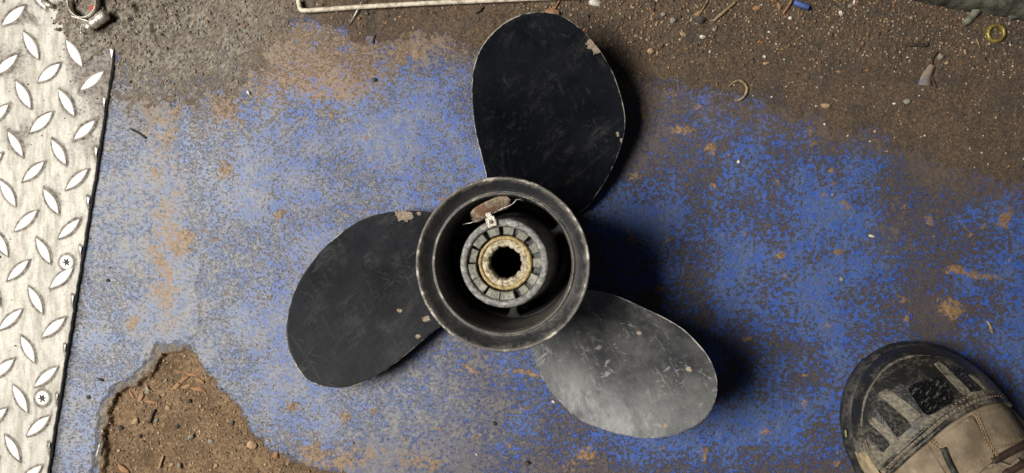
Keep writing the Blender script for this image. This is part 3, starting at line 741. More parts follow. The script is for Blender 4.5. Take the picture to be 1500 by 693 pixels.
# sole
ss = np.concatenate([np.linspace(0, 1, 40) ** 2 * .09, np.linspace(.095, .3058, 44)])
def outline_pts(extra):
    L_ = [(s, -(Wd(s) + extra)) for s in ss]; R_ = [(s, Wd(s) + extra) for s in ss[::-1]]
    o = L_ + R_
    return [((s if s > .001 else s - extra), y) for s, y in o]
def sole():
    vs = []; rings = [(-.003, .0), (-.0005, .002), (.0, .006), (.0006, .010), (-.0006, .013), (-.003, SOLE_T + .0015)]
    for e, z in rings:
        for k, (s, y) in enumerate(outline_pts(e)):
            tr = .0007 * math.sin(k * 1.9) if .002 < z < .012 else 0
            vs.append(bw(s, y + (tr if y > 0 else -tr), z))
    m = len(ss) * 2; fs = []
    for l in range(len(rings) - 1):
        for k in range(m): fs.append((l * m + k, l * m + (k + 1) % m, (l + 1) * m + (k + 1) % m, (l + 1) * m + k))
    fs.append(tuple((len(rings) - 1) * m + k for k in range(m)))
    fs.append(tuple(k for k in range(m))[::-1])
    return link('sole', mesh_py('sole', vs, fs), MSOLE, boot)
sole()
def shell(name, off, scap, mat, nq=70, nf=90, smin=0.0, relief=0.0, seed=1):
    Xs = np.zeros((nq, nf)); Ys = Xs.copy(); Zs = Xs.copy(); D = Xs.copy()
    for j in range(nf):
        f_ = math.sin((j / (nf - 1) - .5) * math.pi)
        sc = scap(f_)
        for i in range(nq):
            t = (i / (nq - 1)); s = smin + (sc - smin) * t ** 1.6 + .0004
            y = (Wd(s) - INS + off) * f_ * .999
            z = surf_z(s, y, off)
            Xs[i, j], Ys[i, j], Zs[i, j] = bw(s, y, z); D[i, j] = s
    if relief:
        Zs += relief * (fbm(Xs * 1000, Ys * 1000, 14, 4, seed) - .5)
    Xs, Ys, D = [np.concatenate([q[:1], q]) for q in (Xs, Ys, D)]; Zs = np.concatenate([Zs[:1] * 0 + SOLE_T - .001, Zs])
    return Xs, Ys, Zs, D
upX, upY, upZ, D = shell('upper', 0, lambda f_: .305, MLEA, 130, 90, .035, .002, 4)
link('leather_upper', grid_mesh('leather_upper', upX, upY, upZ), MLEA, boot)
# rear line of the toe cap, traced across the boot
CAPL = [(1268, 690), (1301, 687), (1328, 662), (1354, 640), (1397, 606), (1434, 588), (1461, 583), (1478, 590), (1490, 600)]
cap_sy = sorted([px_sy(u, v, .0025)[:2][::-1] for u, v in CAPL])
cy = np.array([a for a, b in cap_sy]); cs = np.array([b for a, b in cap_sy])
def scap(f_):
    s = .068
    for _ in range(6): s = float(np.interp((Wd(s) - INS) * f_, cy, cs))
    return s
cX, cY, cZ, D = shell('toe_cap', .0024, scap, MRUB, 80, 110, 0, .0012, 9)
dustb = .24 * sstep(.020, .050, D) + .10 + .12 * (fbm(cX * 1000, cY * 1000, 18, 3, 19) - .5)
# turn the rear edge down onto the leather
e = cZ[-1:] - .0032
cX = np.concatenate([cX, cX[-1:] + ea.x * .0006]); cY = np.concatenate([cY, cY[-1:] + ea.y * .0006]); cZ = np.concatenate([cZ, e]); dustb = np.concatenate([dustb, dustb[-1:] * 0])
toe = link('toe_cap', grid_mesh('toe_cap', cX, cY, cZ, dict(dustb=dustb)), MRUB, boot)
def boot_tube(name, pxs, r, mat, off=.0024, up=.0003, taper=None, parent=None, n=6, seg=8):
    pts = [on_boot(u, v, off, up) for u, v in [(p.x, p.y) for p in smooth_path([Vector((a, b, 0)) for a, b in pxs], n)]]
    tp = None if not taper else [taper(i / (len(pts) - 1)) for i in range(len(pts))]
    o = tube(name, pts, r, mat, parent or boot, seg, tp)
    if mat is MRUB:
        at = o.data.attributes.new('dustb', 'FLOAT', 'POINT'); at.data.foreach_set('value', [.22] * len(o.data.vertices))
    return o
pk = lambda t: max(.15, min(1, 6 * t, 6 * (1 - t)))
boot_tube('toe_ridge', [(1263, 655), (1262, 625), (1264, 600), (1270, 578), (1281, 558), (1297, 540), (1315, 528), (1340, 521), (1364, 521)], .0011, MRUB, up=.0002, taper=pk)
def patch(name, q, mat, off=.0024, rise=.0006, n=22, parent=None, dust=None, rnd=5, sk=None):
    # rounded four-cornered pad laid on the boot; q = photo corners going round
    q = [Vector((a, b)) for a, b in q]; Xp = np.zeros((n + 2, n * 0 + 40)); Yp = Xp.copy(); Zp = Xp.copy()
    for i in range(n + 2):
        rho = min(i, n) / n; 
        for j in range(40):
            a = 2 * math.pi * j / 40; c_, s_ = math.cos(a), math.sin(a)
            k = (abs(c_) ** rnd + abs(s_) ** rnd) ** (-1 / rnd) * rho
            x, y = .5 + .5 * c_ * k, .5 + .5 * s_ * k
            p = q[0].lerp(q[1], x).lerp(q[3].lerp(q[2], x), y)
            h = rise if i <= n - 2 else (rise * .7 if i == n - 1 else (rise * .2 if i == n else -.0015))
            w_ = on_boot(p.x, p.y, off, h); Xp[i, j], Yp[i, j], Zp[i, j] = w_
    at = dict(dustb=np.full(Xp.shape, dust)) if dust is not None else None
    return link(name, grid_mesh(name, Xp, Yp, Zp, at, wrap=True), mat, parent or boot)
patch('toe_panel', [(1327, 566), (1380, 549), (1403, 585), (1357, 612)], MEMB, rise=.0004, rnd=6, parent=toe)
patch('toe_panel', [(1276, 590), (1303, 587), (1337, 624), (1314, 643)], MEMD, rise=.0004, rnd=8, parent=toe)
patch('toe_panel', [(1266, 634), (1278, 622), (1305, 651), (1292, 664)], MEMD, rise=.0004, rnd=8, parent=toe)
patch('toe_panel', [(1384, 536), (1404, 536), (1444, 571), (1421, 575)], MEMB, rise=.0004, rnd=7, parent=toe)
patch('raised_rib', [(1284, 577), (1301, 568), (1352, 607), (1336, 621)], MRUB, rise=.0011, rnd=7, dust=.33, parent=toe)
patch('raised_rib', [(1270, 617), (1280, 610), (1319, 646), (1309, 653)], MRUB, rise=.0011, rnd=7, dust=.33, parent=toe)
patch('raised_rib', [(1367, 533), (1376, 528), (1423, 574), (1411, 580)], MRUB, rise=.0013, rnd=8, dust=.33, parent=toe)
patch('raised_rib', [(1418, 549), (1422, 547), (1449, 570), (1444, 573)], MRUB, rise=.0011, rnd=8, dust=.33, parent=toe)
CL2 = [(1297, 690), (1301, 686), (1328, 661), (1354, 639), (1376, 620), (1397, 605), (1416, 595), (1434, 587), (1452, 583), (1466, 583), (1476, 589)]
boot_tube('cap_edge_welt', [(u + 3, v + 4.5) for u, v in CL2], .0017, MRUB, up=.0004, parent=toe)
def shift(pts, d): return [(u - .5 * d, v - .86 * d) for u, v in pts]
boot_tube('stitch_welt', shift(CL2, 7.5), .0013, MRUB, up=.0000, parent=toe)
def stitches(name, pxs, r, mat, off, up, step=.0032, ln=.55, parent=None, side=0):
    path = [on_boot(p.x, p.y, off, up) for p in smooth_path([Vector((a, b, 0)) for a, b in pxs], 8)]
    vs = []; fs = []; acc = 0; nxt = 0
    for a, b in zip(path, path[1:]):
        l = (b - a).length
        while nxt <= acc + l:
            c_ = a.lerp(b, (nxt - acc) / max(l, 1e-9)); d = (b - a).normalized(); sN = d.cross(Vector((0, 0, 1))).normalized(); uN = sN.cross(d)
            b0 = len(vs); hl = step * ln / 2
            for t, rr_ in ((-1, .25), (-.5, 1), (.5, 1), (1, .25)):
                for k in range(5):
                    an = 2 * math.pi * k / 5; vs.append(c_ + d * (hl * t) + (sN * math.cos(an) * 1.2 + uN * math.sin(an)) * r * rr_ * random.uniform(.9, 1.1))
            for i in range(3):
                for k in range(5): fs.append((b0 + i * 5 + k, b0 + i * 5 + (k + 1) % 5, b0 + (i + 1) * 5 + (k + 1) % 5, b0 + (i + 1) * 5 + k))
            fs.append(tuple(b0 + k for k in range(5))); fs.append(tuple(b0 + 15 + k for k in range(5)))
            nxt += step * random.uniform(.92, 1.08)
        acc += l
    return tag(link(name, mesh_py(name, vs, fs), mat, parent or boot), kind='stuff')
stitches('stitching', shift(CL2, 3.2), .00055, MSTI, .0024, .0008, parent=toe)
stitches('stitching', shift(CL2, 11), .0005, MSTI, .0024, .0006, parent=toe)
# leather overlays and seams
patch('leather_panel', [(1368, 646), (1424, 606), (1460, 672), (1408, 716)], MLEA, off=0, rise=.0014, rnd=16)
patch('leather_panel', [(1428, 604), (1478, 592), (1520, 640), (1446, 662)], MLEA, off=0, rise=.0009, rnd=14)
patch('leather_panel', [(1310, 690), (1358, 647), (1390, 700), (1340, 740)], MLEA, off=0, rise=.0009, rnd=14)
for o in (1, 2):
    stitches('seam_stitching', [(1422 + o * 4, 608), (1431 + o * 4, 628), (1440 + o * 4, 650), (1455 + o * 3, 668)], .0004, MSTO, 0, .0019, .0021)
stitches('seam_stitching', [(1452, 668), (1435, 674), (1420, 684), (1408, 694)], .0004, MSTO, 0, .0019, .0021)
stitches('seam_stitching', [(1364, 644), (1374, 651), (1382, 657)], .0005, MSTO, 0, .0019, .002)
stitches('seam_stitching', [(1361, 647), (1370, 654), (1380, 661)], .0005, MSTO, 0, .0019, .002)
stitches('seam_stitching', [(1452, 652), (1475, 650), (1500, 640)], .0004, MSTO, 0, .0016, .0022)
boot_tube('rolled_seam', [(1380, 655), (1387, 672), (1396, 690), (1404, 706)], .0022, MSOLE, off=0, up=.0012)
boot_tube('strap', [(1452, 676), (1475, 663), (1500, 650), (1530, 636)], .0024, MLACE, off=0, up=.0012)
boot_tube('strap', [(1470, 694), (1485, 684), (1510, 672), (1540, 660)], .0024, MLACE, off=0, up=.0016)
boot_tube('strap_cord', [(1444, 684), (1462, 678), (1478, 682), (1490, 672)], .0012, MSTI, off=0, up=.0014)
patch('cream_side_panel', [(1258, 664), (1268, 661), (1296, 705), (1276, 712)], MCRS, off=.0024, rise=.0014, rnd=9)
boot_tube('side_ridge', [(1266, 642), (1274, 662), (1288, 680), (1300, 690)], .0010, MRUB, up=.0006, parent=toe)
# bright scuffs on the bumper
boot_tube('yellow_sole_tag', [(1238.5, 630), (1239.5, 640)], .00055, simple('yellow_green_tag', (.30, .34, .08), None, 300, .6), off=.003, up=.0003)

# ------------------------------------------------------------ hose clamp on the plate corner
cl = tag(empty('hose_clamp', P(130, 7, .006)), 'steel hose clamp ring with screw housing on the dirty corner of the tread plate', 'hose clamp')
c0 = cl.location
zb = .0065
n = 64; ring = []
Xc = np.zeros((5, n)); Yc = Xc.copy(); Zc = Xc.copy()
for i, (r_, z_) in enumerate([(.0106, 0.001), (.0106, .0100), (.0114, .0100), (.0114, .001), (.0106, .001)]):
    for j in range(n):
        a = 2 * math.pi * j / n; Xc[i, j] = r_ * math.cos(a) * .97; Yc[i, j] = r_ * math.sin(a) * 1.05; Zc[i, j] = z_ + .0012 * math.sin(a + 1)
link('clamp_band', grid_mesh('clamp_band', Xc, Yc, Zc, wrap=True), MTIN, cl, smooth=False)
p0 = P(128, 41, .013) - c0; p1 = P(156, 20, .014) - c0; d = (p1 - p0).normalized()
tube('screw_housing', [p0.lerp(p1, t) for t in (.22, .25, .5, .55, .60, .95, 1.0)], .0040, MTIN, cl, 20, [.85, 1, 1, .86, 1.04, 1.04, .8])
tube('clamp_screw', [p0.lerp(p1, t) for t in (-.02, .02, .22, .25)], .0031, MTIN, cl, 14, [.8, 1, 1, .7])
box_oriented('screw_slot', p0 - d * .0004, d.cross(Vector((0, 0, 1))).normalized(), Vector((0, 0, 1)), .0028, .0005, .0002, MDARKST, cl, .0001)
box_oriented('band_tail', P(120, 29, .0125) - c0, Vector((.95, -.3, 0)).normalized(), Vector((.3, .95, 0)).normalized(), .0065, .0004, .0036, MTIN, cl)
tube('wire_hook', smooth_path([P(u, v, .012) - c0 for u, v in [(119, 50), (118, 42), (120, 37), (126, 36), (127, 40)]]), .0004, MWIRE, cl, 6)
def flake(name, u, v, size, mat, label=None, cat=None, ang=0, asp=1.0, th=.25, group=None, z=None, seed=None, sides=7, tilt=.15):
    """a chip, pebble or clod: faceted lump with uneven outline"""
    r = random.Random(seed if seed is not None else int(u * 7 + v * 13))
    bm = bmesh.new(); bmesh.ops.create_icosphere(bm, subdivisions=2, radius=1)
    hs = size * PX / 2; ph = [r.uniform(0, 6.28) for _ in range(6)]
    pl = [(Vector((r.uniform(-1, 1), r.uniform(-1, 1), r.uniform(-.3, 1))).normalized(), r.uniform(.62, .86)) for _ in range(sides)]
    for vtx in bm.verts:
        c_ = vtx.co.copy()
        for nrm, dd in pl:
            q = c_.dot(nrm)
            if q > dd: c_ -= nrm * (q - dd)
        k = 1 + .08 * math.sin(3 * c_.x + ph[0]) + .08 * math.sin(4 * c_.y + ph[1])
        vtx.co = Vector((c_.x * k * hs, c_.y * k * hs / asp, c_.z * hs * th))
    me = bpy.data.meshes.new(name); bm.to_mesh(me); bm.free()
    zz = (floor_z(u, v) if z is None else z) + hs * th * .55
    o = link(name, me, mat, None, smooth=False); o.location = P(u, v, zz)
    o.rotation_euler = (r.uniform(-tilt, tilt), r.uniform(-tilt, tilt), math.radians(-ang))
    if label: tag(o, label, cat, group)
    return o
flake('plastic_scrap', 137, 11, 17, MRED, 'red plastic scrap lying inside the hose clamp ring', 'plastic scrap', -35, 2.0, .5, z=.006)
flake('plastic_scrap', 118, 27, 9, MRED, 'small dark red scrap just below the hose clamp ring', 'plastic scrap', 60, 1.8, .5, z=.005)
flake('metal_scrap', 148, 52, 26, MPALE, 'pale crescent scrap in the dirt below the hose clamp', 'metal scrap', -38, 3.4, .12, z=.0035)
# bolt stub near the plate's top edge
tube('bolt_stub', [P(62, 1, .006), P(70, 7, .006), P(78, 10, .0058)], .0018, MTIN, None, 10)
tag(bpy.data.objects['bolt_stub'], 'short dull bolt at the top edge of the tread plate', 'bolt')

# ------------------------------------------------------------ rods, wires, ring, board
rod = tube('bent_rod', smooth_path([P(u, v, .0045) for u, v in [(437, 0), (438.5, 8), (441, 14), (448, 15.5), (470, 14.3), (540, 9.5), (620, 5), (700, 1.5), (770, -1.5), (860, -5)]], 5), .0017, MCREAM, None, 12)
tag(rod, 'long cream coated rod with a hooked end along the top edge', 'rod')
o = tube('thin_needle', [P(u, v, z) for u, v, z in [(510, 38.5, .0016), (520, 22, .003), (528, 6, .0045), (534, -4, .005)]], .0006, MWIRE, None, 6, [.5, 1, 1, 1])
tag(o, 'thin steel needle slanting under the cream rod', 'needle')
zz = floor_z(1458, 49) + .0008
br = tag(empty('brass_ring', P(1458, 49, zz)), 'yellow brass ring lying in the dirt near the top right corner', 'ring')
revolve('ring_band', [(.0043, -.0004), (.0045, .0015), (.0050, .0021), (.0060, .0022), (.0068, .0015), (.0071, .0), (.0071, -.0012), (.0043, -.0012), (.0043, -.0004)], MBRASSR, br, 56, wob=.0003)
br.rotation_euler = (.05, -.06, 0)
def board():
    xs = np.linspace(1340, 1640, 90); vsn = np.linspace(0, 1, 26)
    UB, T = np.meshgrid(xs, vsn)
    lower = np.interp(UB, [1340, 1375, 1440, 1500, 1640], [-8, -1, 9.5, 20, 48]) + 2 * (fbm(UB, UB * 0, 14, 3, 3) - .5) * 2
    VB = lower - T * 90
    zt = .014 + .0016 * (fbm(UB, VB * 3, 20, 4, 6) - .5) * 2 - .009 * np.exp(-T * 26) - .004 * np.exp(-T * 7)
    XB = (UB - CU) * PX * (H - .014) / H; YB = -(VB - CV) * PX * (H - .014) / H
    XB = np.concatenate([XB[:1], XB, XB[-1:]]); YB = np.concatenate([YB[:1], YB, YB[-1:]]); zt = np.concatenate([zt[:1] * 0, zt, zt[-1:] * 0])
    return link('board', grid_mesh('board', XB, YB, zt), MBOARD)
tag(board(), 'dark mossy board edge at the top right corner above the brass ring', 'board')
def strip(name, pxs, wpx, mat, z0, z1, label, cat, th=.0005, group=None):
    path = smooth_path([P(u, v, 0) for u, v in pxs], 6); n = len(path); rows = []
    for i, p in enumerate(path):
        d = (path[min(i + 1, n - 1)] - path[max(i - 1, 0)]).normalized(); s_ = Vector((-d.y, d.x, 0)); t = i / (n - 1)
        wv = wpx[0] + (wpx[1] - wpx[0]) * t; hw = wv * PX / 2; z = z0 + (z1 - z0) * t
        rows.append([p + s_ * hw + Vector((0, 0, z)), p + Vector((0, 0, z + .15 * hw)), p - s_ * hw + Vector((0, 0, z)), p - s_ * hw + Vector((0, 0, z - th)), p + s_ * hw + Vector((0, 0, z - th))])
    a = np.array([[tuple(q) for q in r] for r in rows])
    o = link(name, grid_mesh(name, a[:, :, 0], a[:, :, 1], a[:, :, 2], wrap=True), mat, None)
    return tag(o, label, cat, group)
strip('scrap_strip', [(1407, 37), (1415, 31), (1424, 20), (1431, 10), (1436, 4)], (8, 14), MPALE and simple('dull_grey_plastic', (.20, .19, .14), (.11, .10, .075), 200, .6), .0032, .0052, 'curved grey green strip sticking out from under the dark board', 'strip')
strip('scrap_strip', [(1475, 29), (1482, 24), (1490, 20)], (7, 12), simple('dark_grey_plastic', (.12, .13, .11), (.07, .07, .06), 200, .6), .0032, .005, 'short dark strip under the board right of the brass ring', 'strip')
strip('dry_leaf', [(1353, 126), (1354, 116), (1358, 106), (1363, 97)], (20, 8), simple('dry_blue_stained_leaf', (.24, .18, .125), (.13, .12, .16), 120, .8), .0022, .0028, 'dry brownish leaf scrap with a blue stain beside the curved dark twig', 'leaf')
def twig(name, pxs, r, mat, label, cat, up=.0012, group=None, ends=(.5, .4)):
    pp = smooth_path([Vector((a, b, 0)) for a, b in pxs], 5); n = len(pp)
    pts = [P(p.x, p.y, floor_z(p.x, p.y) + up) for p in pp]
    zs = [p.z for p in pts]; 
    for i in range(n): pts[i].z = max(zs[max(0, i - 2):i + 3])
    rd = random.Random(int(pxs[0][0]))
    tp = [max(min(1, ends[0] + 4 * i / n, ends[1] + 4 * (1 - i / n)), .1) * rd.uniform(.8, 1.15) for i in range(n)]
    return tag(tube(name, pts, r, mat, None, 7, tp), label, cat, group)
twig('twig', [(1326, 65), (1335, 66), (1345, 65), (1355, 67), (1359, 62)], .0013, MTWIG, 'short thick dark twig left of the grey stone', 'twig')
twig('twig', [(1374, 75), (1367, 83), (1364, 95), (1363, 107), (1366, 117), (1371, 128)], .0008, MTWIG, 'curved dark twig running beside the blue stained leaf', 'twig')
twig('wire_curl', [(1067, 127), (1075, 121), (1083, 118), (1090, 122), (1094, 130), (1091, 140), (1084, 146), (1076, 147)], .0010, MSTRAW, 'C shaped rusty curl lying on brown dirt right of the top blade', 'curl')
twig('straw', [(1078, 2), (1067, 12), (1056, 21), (1045, 31)], .0011, MSTRAW, 'long straw stalk slanting in the dirt at the top edge', 'straw')
twig('straw', [(1161, -2), (1154, 10), (1147, 20)], .0010, MORANGE, 'orange brown splinter beside the blue plastic piece', 'straw')
twig('straw', [(1430, 57), (1433, 64), (1435, 71)], .0005, MSTRAW, 'thin pale straw below left of the brass ring', 'straw')
twig('straw', [(1037, 0), (1030, 12), (1022, 24)], .0006, MSTRAW, 'thin straw left of the long stalk at the top edge', 'straw')
twig('splinter', [(239, 668), (236, 677), (233, 686)], .0010, MTAN, 'pale splinter standing in the tan soil at the bottom', 'splinter')
twig('splinter', [(227, 600), (223, 608), (219, 620)], .0010, MTWIG, 'brown curved splinter in the middle of the tan soil', 'splinter')
twig('splinter', [(147, 650), (144, 660), (142, 668)], .0008, MPALE, 'pale splinter on the broken edge left of the tan soil', 'splinter', up=.003)
twig('splinter', [(190, 640 - 452), (205, 196), (214, 203)], .0008, MTWIG, 'dark splinter on the pale dusty floor beside the tread plate', 'splinter', up=.0004)
twig('splinter', [(549, 51), (547, 58), (546, 64)], .0010, MTWIG, 'tiny dark splinter on the ochre floor under the cream rod', 'splinter', up=.0004)
twig('splinter', [(696, 32 - 12), (702, 16), (708, 10)], .0008, MTWIG, 'dark splinter in the dirt left of the top blade tip', 'splinter')
twig('splinter', [(820, 0), (815, 8), (811, 15)], .0008, MORANGE, 'red brown splinter above the top blade tip', 'splinter')
twig('splinter', [(1446, 470), (1451, 479), (1454, 489)], .0010, MSTRAW, 'tan splinter on the blue floor above the boot', 'splinter', up=.0005)
pen = tube('plastic_stub', [P(1163, 3.5, .005), P(1165, 4, .005), P(1174, 7.5, .005), P(1183, 10.5, .005), P(1185, 11, .005)], .0021, MBLUEP, None, 10, [.7, 1, .95, 1, .75])
tag(pen, 'blue plastic stub in the dirt at the top edge', 'plastic stub')
flake('wood_chip', 810, 17.5, 22, MORANGE, 'orange tan wood chip poking out above the tip of the top blade', 'wood chip', 8, 1.6, .25, z=.004)
flake('concrete_chip', 872, 4, 18, MPALE, 'pale grey chip at the top edge right of the blade tip', 'chip', 20, 1.4, .4)
flake('wood_chip', 1108, 12, 12, MORANGE, 'flat orange chip in the dirt near the top edge', 'wood chip', 10, 1.3, .3)
flake('wood_chip', 1141, 9, 14, MORANGE, 'upright orange chip left of the blue plastic stub', 'wood chip', 80, 2.2, .4)
flake('wood_chip', 1024, 19, 13, MORANGE, 'bright orange chip above the dark square stone', 'wood chip', -20, 1.6, .3)
flake('stone', 1026, 29, 15, MDARKST, 'dark square stone in the dirt at the top middle right', 'stone', 0, 1.1, .8)
flake('stone', 1378, 83, 13, MSTONE, 'light grey rounded stone beside the curved twig', 'stone', 70, 1.2, .7)
flake('stone', 1330, 148.5, 13, MSTONE, 'grey brown stone in dirt below the leaf scrap', 'stone', 0, 1.2, .6)
flake('stone', 1387, 92, 7, MTAN, 'small tan stone just below the light grey rounded stone', 'stone', 0, 1.2, .6)
flake('stone', 954, 75, 13, MTAN, 'tan pebble on the dark patch of oil and painted shade right of the top blade', 'pebble', 15, 1.3, .6)
flake('stone', 963, 78, 8, MTAN, 'smaller tan pebble touching the tan pebble on the dark patch', 'pebble', 100, 1.5, .6)
flake('stone', 986, 30, 12, MSTONE, 'grey tan stone in the dirt right of the top blade tip', 'stone', 0, 1.2, .7)
flake('stone', 971, 21, 9, MSTONE, 'small grey stone above left of the grey tan stone', 'stone', 0, 1.3, .7)
flake('stone', 1000, 50, 13, MTAN, 'flat tan flake in the dirt below the dark square stone', 'flake', 30, 1.7, .3)
flake('stone', 1029, 54, 9, MPALE, 'small pale stone below the dark square stone', 'stone', 0, 1.3, .7)
flake('stone', 1047, 43, 8, MSTONE, 'small grey stone right of the dark square stone', 'stone', 0, 1.1, .7)
flake('stone', 1158, 27, 8, MPALE, 'tiny pale stone below the blue plastic stub', 'stone', 0, 1.2, .7)
flake('stone', 1232, 20, 10, MPALE, 'bright white chip right of the blue plastic stub', 'chip', 60, 1.5, .5)
flake('stone', 1251, 4, 8, MPALE, 'bright white chip at the top edge above another white chip', 'chip', 100, 1.5, .5)
flake('stone', 1246, 9, 9, MSTONE, 'greenish grey chip between two bright white chips', 'chip', 20, 1.2, .6)
flake('stone', 1209, 155, 14, MTAN, 'yellow tan flake on the brown edge of the dirt', 'flake', 10, 1.7, .25)
flake('stone', 1310, 152, 7, MPALE, 'tiny white chip left of the grey brown stone', 'chip', 0, 1.8, .5)
flake('stone', 1229, 105, 9, MORANGE, 'small orange clod in the dirt at the upper right', 'clod', 0, 1.2, .5)
flake('stone', 1121, 93, 8, MTAN, 'small tan clod in the dirt above the C shaped curl', 'clod', 0, 1.4, .5)
flake('stone', 1120, 83, 6, MPALE, 'tiny pale pebble above the small tan clod', 'pebble', 0, 1.1, .7)
flake('stone', 1220, 285, 6, MSTONE, 'tiny grey pebble on the blue floor at right', 'pebble', 0, 1.1, .8)
flake('stone', 1233, 409, 7, MSTONE, 'tiny pale pebble on the blue floor far right of the hub', 'pebble', 0, 1.1, .8)
flake('stone', 1082, 237, 6, MPALE, 'tiny white speck on the blue floor below the C shaped curl', 'pebble', 0, 1.1, .8)
flake('stone', 1277, 346, 10, MPALE, 'white flake on the blue floor at the right', 'flake', 20, 2.5, .25)
flake('stone', 548, 117, 8, MDARKST, 'dark round pellet on the floor under the middle of the cream rod', 'pellet', 0, 1.1, .8)
flake('stone', 724, 620.5, 7, MDARKST, 'black round pellet on the blue floor below the hub', 'pellet', 0, 1.1, .8)
flake('stone', 772, 678, 9, MDARKST, 'black pellet at the bottom edge below the hub', 'pellet', 0, 1.3, .8)
flake('stone', 811, 589, 7, MPALE, 'small pale flake at the lower left edge of the scuffed blade', 'flake', 30, 1.5, .6)
flake('stone', 364, 136, 8, MPALE, 'small pale chip with a dark shadow on the ochre floor', 'chip', 60, 1.5, .7)
flake('stone', 698, 666, 6, MPALE, 'tiny pale flake at the bottom edge below the hub', 'flake', 60, 2.2, .4)
flake('stone', 191, 27 + 93, 6, MDARKST, 'black crumb on the grey floor by the plate corner', 'crumb', 0, 1.1, .8)
flake('stone', 158, 411, 7, MDARKST, 'black crumb on the blue floor beside the tread plate', 'crumb', 10, 1.4, .7)
flake('stone', 147, 556, 9, MDARKST, 'black crumb above left of the broken floor edge', 'crumb', 30, 1.7, .6)
flake('stone', 129, 582, 7, MDARKST, 'black crumb between the tread plate and the broken edge', 'crumb', 0, 1.2, .7)
# soil bay pebbles and clods
bay = [(279, 640, 11, MSTONE, 'grey stone in the middle of the tan soil', .8), (263, 682, 11, MSTONE, 'grey brown stone at the bottom of the tan soil', .7), (216, 572, 14, MSTONE, 'flat grey stone near the top of the tan soil', .35),
       (369, 652, 20, MTAN, 'tan clod on the right edge of the soil', .5), (404, 667, 13, MORANGE, 'reddish clod on the lower right edge of the soil', .5), (340, 620, 7, MDARKST, 'dark pebble at the right side of the tan soil', .8), (277, 588, 9, MDARKST, 'dark clod below the wood shavings', .7),
       (205, 639, 7, MDARKST, 'dark pebble at the left side of the tan soil', .8), (176, 627, 9, MDARKST, 'dark clod near the left edge of the tan soil', .7), (198, 617, 13, MTAN, 'tan clod left of the brown curved splinter', .5), (259, 625, 8, MDARKST, 'dark pebble left of the grey middle stone', .7), (229, 616, 8, MSTONE, 'small grey stone right of the curved splinter', .7),
       (243, 557, 6, MSTONE, 'small grey stone under the broken edge', .7), (308, 646, 10, MSTONE, 'brown flat stone right of the grey middle stone', .35), (251, 681, 8, MTAN, 'tan pebble left of the bottom grey stone', .6), (316, 683, 9, MTAN, 'tan pebble at the bottom right of the soil', .6), (174, 660, 7, MTAN, 'tan pebble low at the left of the soil', .6), (246, 598, 9, MTAN, 'tan pebble above the middle of the soil', .6)]
for (u, v, s_, m_, lb, th) in bay: flake('stone', u, v, s_, m_, lb, 'stone', random.uniform(0, 180), random.uniform(1.05, 1.4), th)
sh = [(268, 556, 24, -25), (282, 549, 26, 12), (292, 557, 22, 28), (274, 566, 20, -10), (290, 570, 24, 8), (258, 566, 18, -35), (300, 574, 14, 60), (262, 545, 14, 10)]
for (u, v, l, a) in sh:
    lb = {(268, 556): 'orange shaving at the left of the heap of shavings', (282, 549): 'long orange shaving across the top of the heap', (292, 557): 'orange shaving slanting down at the upper right of the heap', (274, 566): 'orange shaving low in the middle of the heap', (290, 570): 'orange shaving at the lower right of the heap', (258, 566): 'orange shaving at the lower left corner of the heap', (300, 574): 'short steep orange shaving at the right end of the heap', (262, 545): 'short orange shaving at the top left of the heap'}[(u, v)]
    flake('wood_shaving', u, v, l, MORANGE, lb, 'wood shaving', a + random.uniform(-8, 8), random.uniform(2.4, 4.2), .14, 'orange wood shavings', tilt=.25)
for (u, v, l, a, lb) in [(206, 583, 18, -60, 'orange shaving left of the shavings heap below the flat grey stone'), (222, 589, 17, 12, 'tan orange shaving right of and below the flat grey stone'), (182, 688, 26, 35, 'large orange chip at the bottom left of the soil'), (193, 578, 14, 60, 'thin orange shaving beside the broken edge')]:
    flake('wood_shaving', u, v, l, MORANGE, lb, 'wood shaving', a, 2.6, .2)

